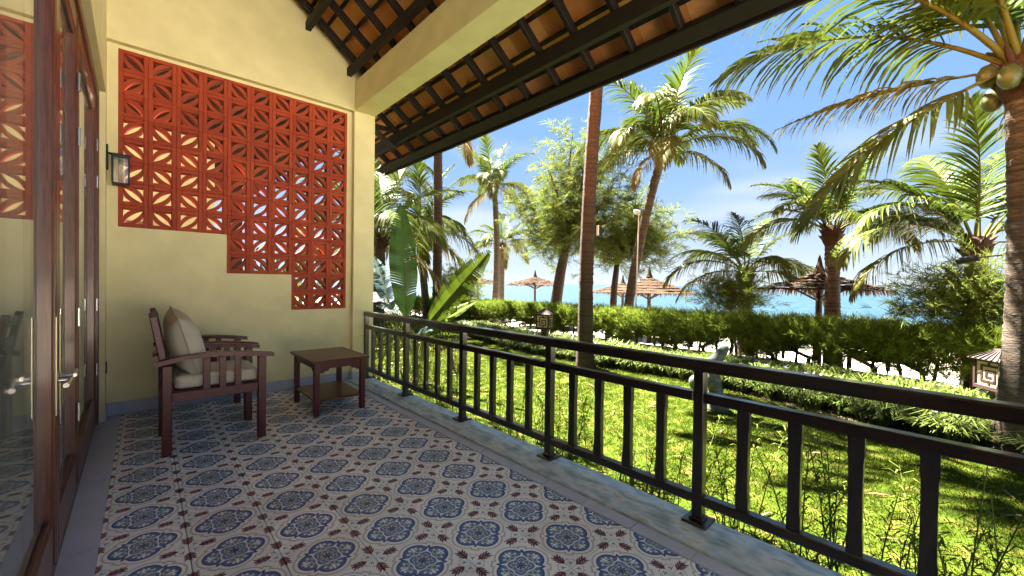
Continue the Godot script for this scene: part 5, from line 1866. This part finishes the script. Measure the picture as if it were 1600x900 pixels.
func build_garden_objects() -> void:
	umbrella("thatched umbrella with a brown trunk crossing its right side, farthest of the full ones", Vector3(17.0, -1.15, -16.6), 1.62, 2.30, 2.82, 0.15, 301)
	umbrella("dark thatched umbrella with a tall point behind the leaning palm", Vector3(13.5, -0.85, -7.5), 1.38, 1.80, 2.42, 0.55, 302)
	umbrella("pale low umbrella half hidden behind the dark pointed one", Vector3(17.0, -1.15, -10.8), 1.45, 2.02, 2.5, 0.3, 303)
	umbrella("widest thatched umbrella at the right, behind the ringed palm trunk", Vector3(11.6, -0.6, -2.2), 1.32, 1.75, 2.22, 0.05, 304)
	umbrella("umbrella at the far left mostly hidden by the bright torn leaf", Vector3(17.0, -1.15, -22.0), 1.6, 2.35, 2.8, 0.1, 305)
	key_lantern("garden lantern with key pattern panels on a post between casuarina and lawn", Vector3(7.0, GROUND, -6.5), 0.35, 0.50, 0.29)
	key_lantern("low garden lantern with key pattern half hidden by the nearest palm trunk", Vector3(7.75, GROUND, 0.36), -0.90, 0.33, 0.31)
	# carved stone figure on the lawn: foot, stem, tilted head and a side lobe
	var sc := Vector3(5.28, GROUND, -2.0)
	var R := Vector3(0.737, 0, 0.676)
	var sb := nets([[Vector3(0, 0.02, 0), Vector3(0.0, 0.10, 0), 0.13, 0.11], [Vector3(0, 0.10, 0), R * -0.04 + Vector3(0, 0.32, 0), 0.10, 0.065], [R * -0.04 + Vector3(0, 0.32, 0), R * -0.05 + Vector3(0, 0.55, 0), 0.068, 0.07], [R * -0.10 + Vector3(0, 0.56, 0), R * 0.06 + Vector3(0, 0.74, 0), 0.06, 0.045], [R * 0.0 + Vector3(0, 0.60, 0), R * 0.10 + Vector3(0, 0.76, 0), 0.04, 0.035], [R * -0.06 + Vector3(0, 0.40, 0), R * -0.26 + Vector3(0, 0.34, 0), 0.045, 0.075], [R * -0.26 + Vector3(0, 0.34, 0), R * -0.27 + Vector3(0, 0.26, 0), 0.07, 0.05]], 0.018, 0.06)
	var so := part("stone_sculpture", sb, M.sculpt)
	so.position = sc
	tag(so, "grey green abstract stone sculpture standing on the lawn behind the nearest railing post", "sculpture")
	var lg := thing("beach_lounger", "dark woven lounger with raised back, second from the right beyond the hedge", "lounger", Vector3(10.1, -0.42, -2.6), "loungers behind the hedge", 0.5)
	lounger(lg)
	dup(lg, "beach_lounger", "dark woven lounger at the right, under the widest umbrella", Vector3(10.1, -0.42, -0.95), 0.35)
	dup(lg, "beach_lounger", "dark woven lounger below the dark pointed umbrella", Vector3(10.3, -0.44, -5.6), 0.2)
	dup(lg, "beach_lounger", "dark woven lounger just right of the big leaning trunk", Vector3(10.3, -0.44, -4.4), 0.2)
	dup(lg, "beach_lounger", "dark woven lounger behind the left garden lantern", Vector3(10.4, -0.45, -10.6), 0.2)
	# fittings on the palms
	var tagp := MB.new()
	tagp.bx(Vector3(-0.05, -0.09, -0.012), Vector3(0.05, 0.09, 0.012), 0.004)
	var tb := part("junction_box", tagp, M.white)
	tb.transform = Transform3D(Basis(Vector3.UP, -2.3 + PI + PI / 2 + 1.62), Vector3(5.99, 2.17, -4.33))
	tag(tb, "small white box fixed to the tall red brown palm trunk", "junction box")
	var camn := thing("security_camera", "white camera on a slim white pole beside the leaning palm", "camera", Vector3(9.60, -0.45, -5.72))
	var cp := MB.new()
	cp.tube([Vector3.ZERO, Vector3(0.02, 3.55, 0.05)], [0.02, 0.016], 8)
	part("pole", cp, M.white, camn)
	var cb := MB.new()
	cb.bx(Vector3(-0.08, 3.5, -0.05), Vector3(0.12, 3.62, 0.05), 0.02)
	part("housing", cb, M.white, camn)
	var sp := thing("spotlight", "black cylinder spotlight fixed to the nearest palm trunk", "spotlight", Vector3(5.9, 1.50, 0.13))
	var s1 := MB.new()
	s1.tube([Vector3(-0.02, -0.01, -0.16), Vector3(-0.05, 0.02, -0.02)], [0.035, 0.03], 12)
	part("barrel", s1, M.black, sp)
	var s2 := MB.new()
	s2.bar(Vector3(-0.05, 0.02, -0.03), Vector3(-0.02, 0.04, 0.12), 0.02, 0.012)
	part("bracket", s2, M.black, sp)
	# bather standing waist-deep
	var pb := nets([[Vector3(0, 0.95, 0), Vector3(0, 1.35, 0), 0.15, 0.17], [Vector3(0, 1.45, 0), Vector3(0, 1.52, 0), 0.06, 0.055], [Vector3(0, 1.62, 0), Vector3(0.01, 1.69, 0), 0.085, 0.095], [Vector3(0, 1.38, -0.18), Vector3(0.05, 1.12, -0.27), 0.055, 0.042], [Vector3(0.05, 1.12, -0.27), Vector3(0.2, 0.98, -0.22), 0.04, 0.032], [Vector3(0, 1.38, 0.18), Vector3(0.02, 1.10, 0.28), 0.055, 0.042], [Vector3(0.02, 1.10, 0.28), Vector3(0.16, 0.93, 0.24), 0.04, 0.032], [Vector3(0, 0.92, -0.09), Vector3(0.02, 0.5, -0.1), 0.09, 0.065], [Vector3(0.02, 0.5, -0.1), Vector3(0, 0.06, -0.11), 0.06, 0.045], [Vector3(0, 0.92, 0.09), Vector3(0.02, 0.5, 0.1), 0.09, 0.065], [Vector3(0.02, 0.5, 0.1), Vector3(0, 0.06, 0.11), 0.06, 0.045]], 0.035, 0.05)
	var pp := thing("person", "distant bather in red swimwear standing waist-deep in the sea", "person", Vector3(46.0, -2.85, -8.05))
	part("body", pb, M.skin, pp)
	var sw := MB.new()
	sw.lathe([Vector2(0.172, 0.85), Vector2(0.185, 1.0), Vector2(0.19, 1.2), Vector2(0.195, 1.36)], 14)
	part("swimwear", sw, M.swim, pp)

func _ready() -> void:
	setup()
	rng.seed = 20
	materials()
	build_ground()
	build_floor()
	build_end_wall()
	build_house_wall()
	build_beam_and_roof()
	build_doors()
	build_railing()
	build_lantern()
	build_furniture()
	build_palms()
	build_trees()
	build_hedge()
	build_strelitzia()
	build_left_garden()
	build_shrubs()
	build_border()
	build_grass()
	build_garden_objects()
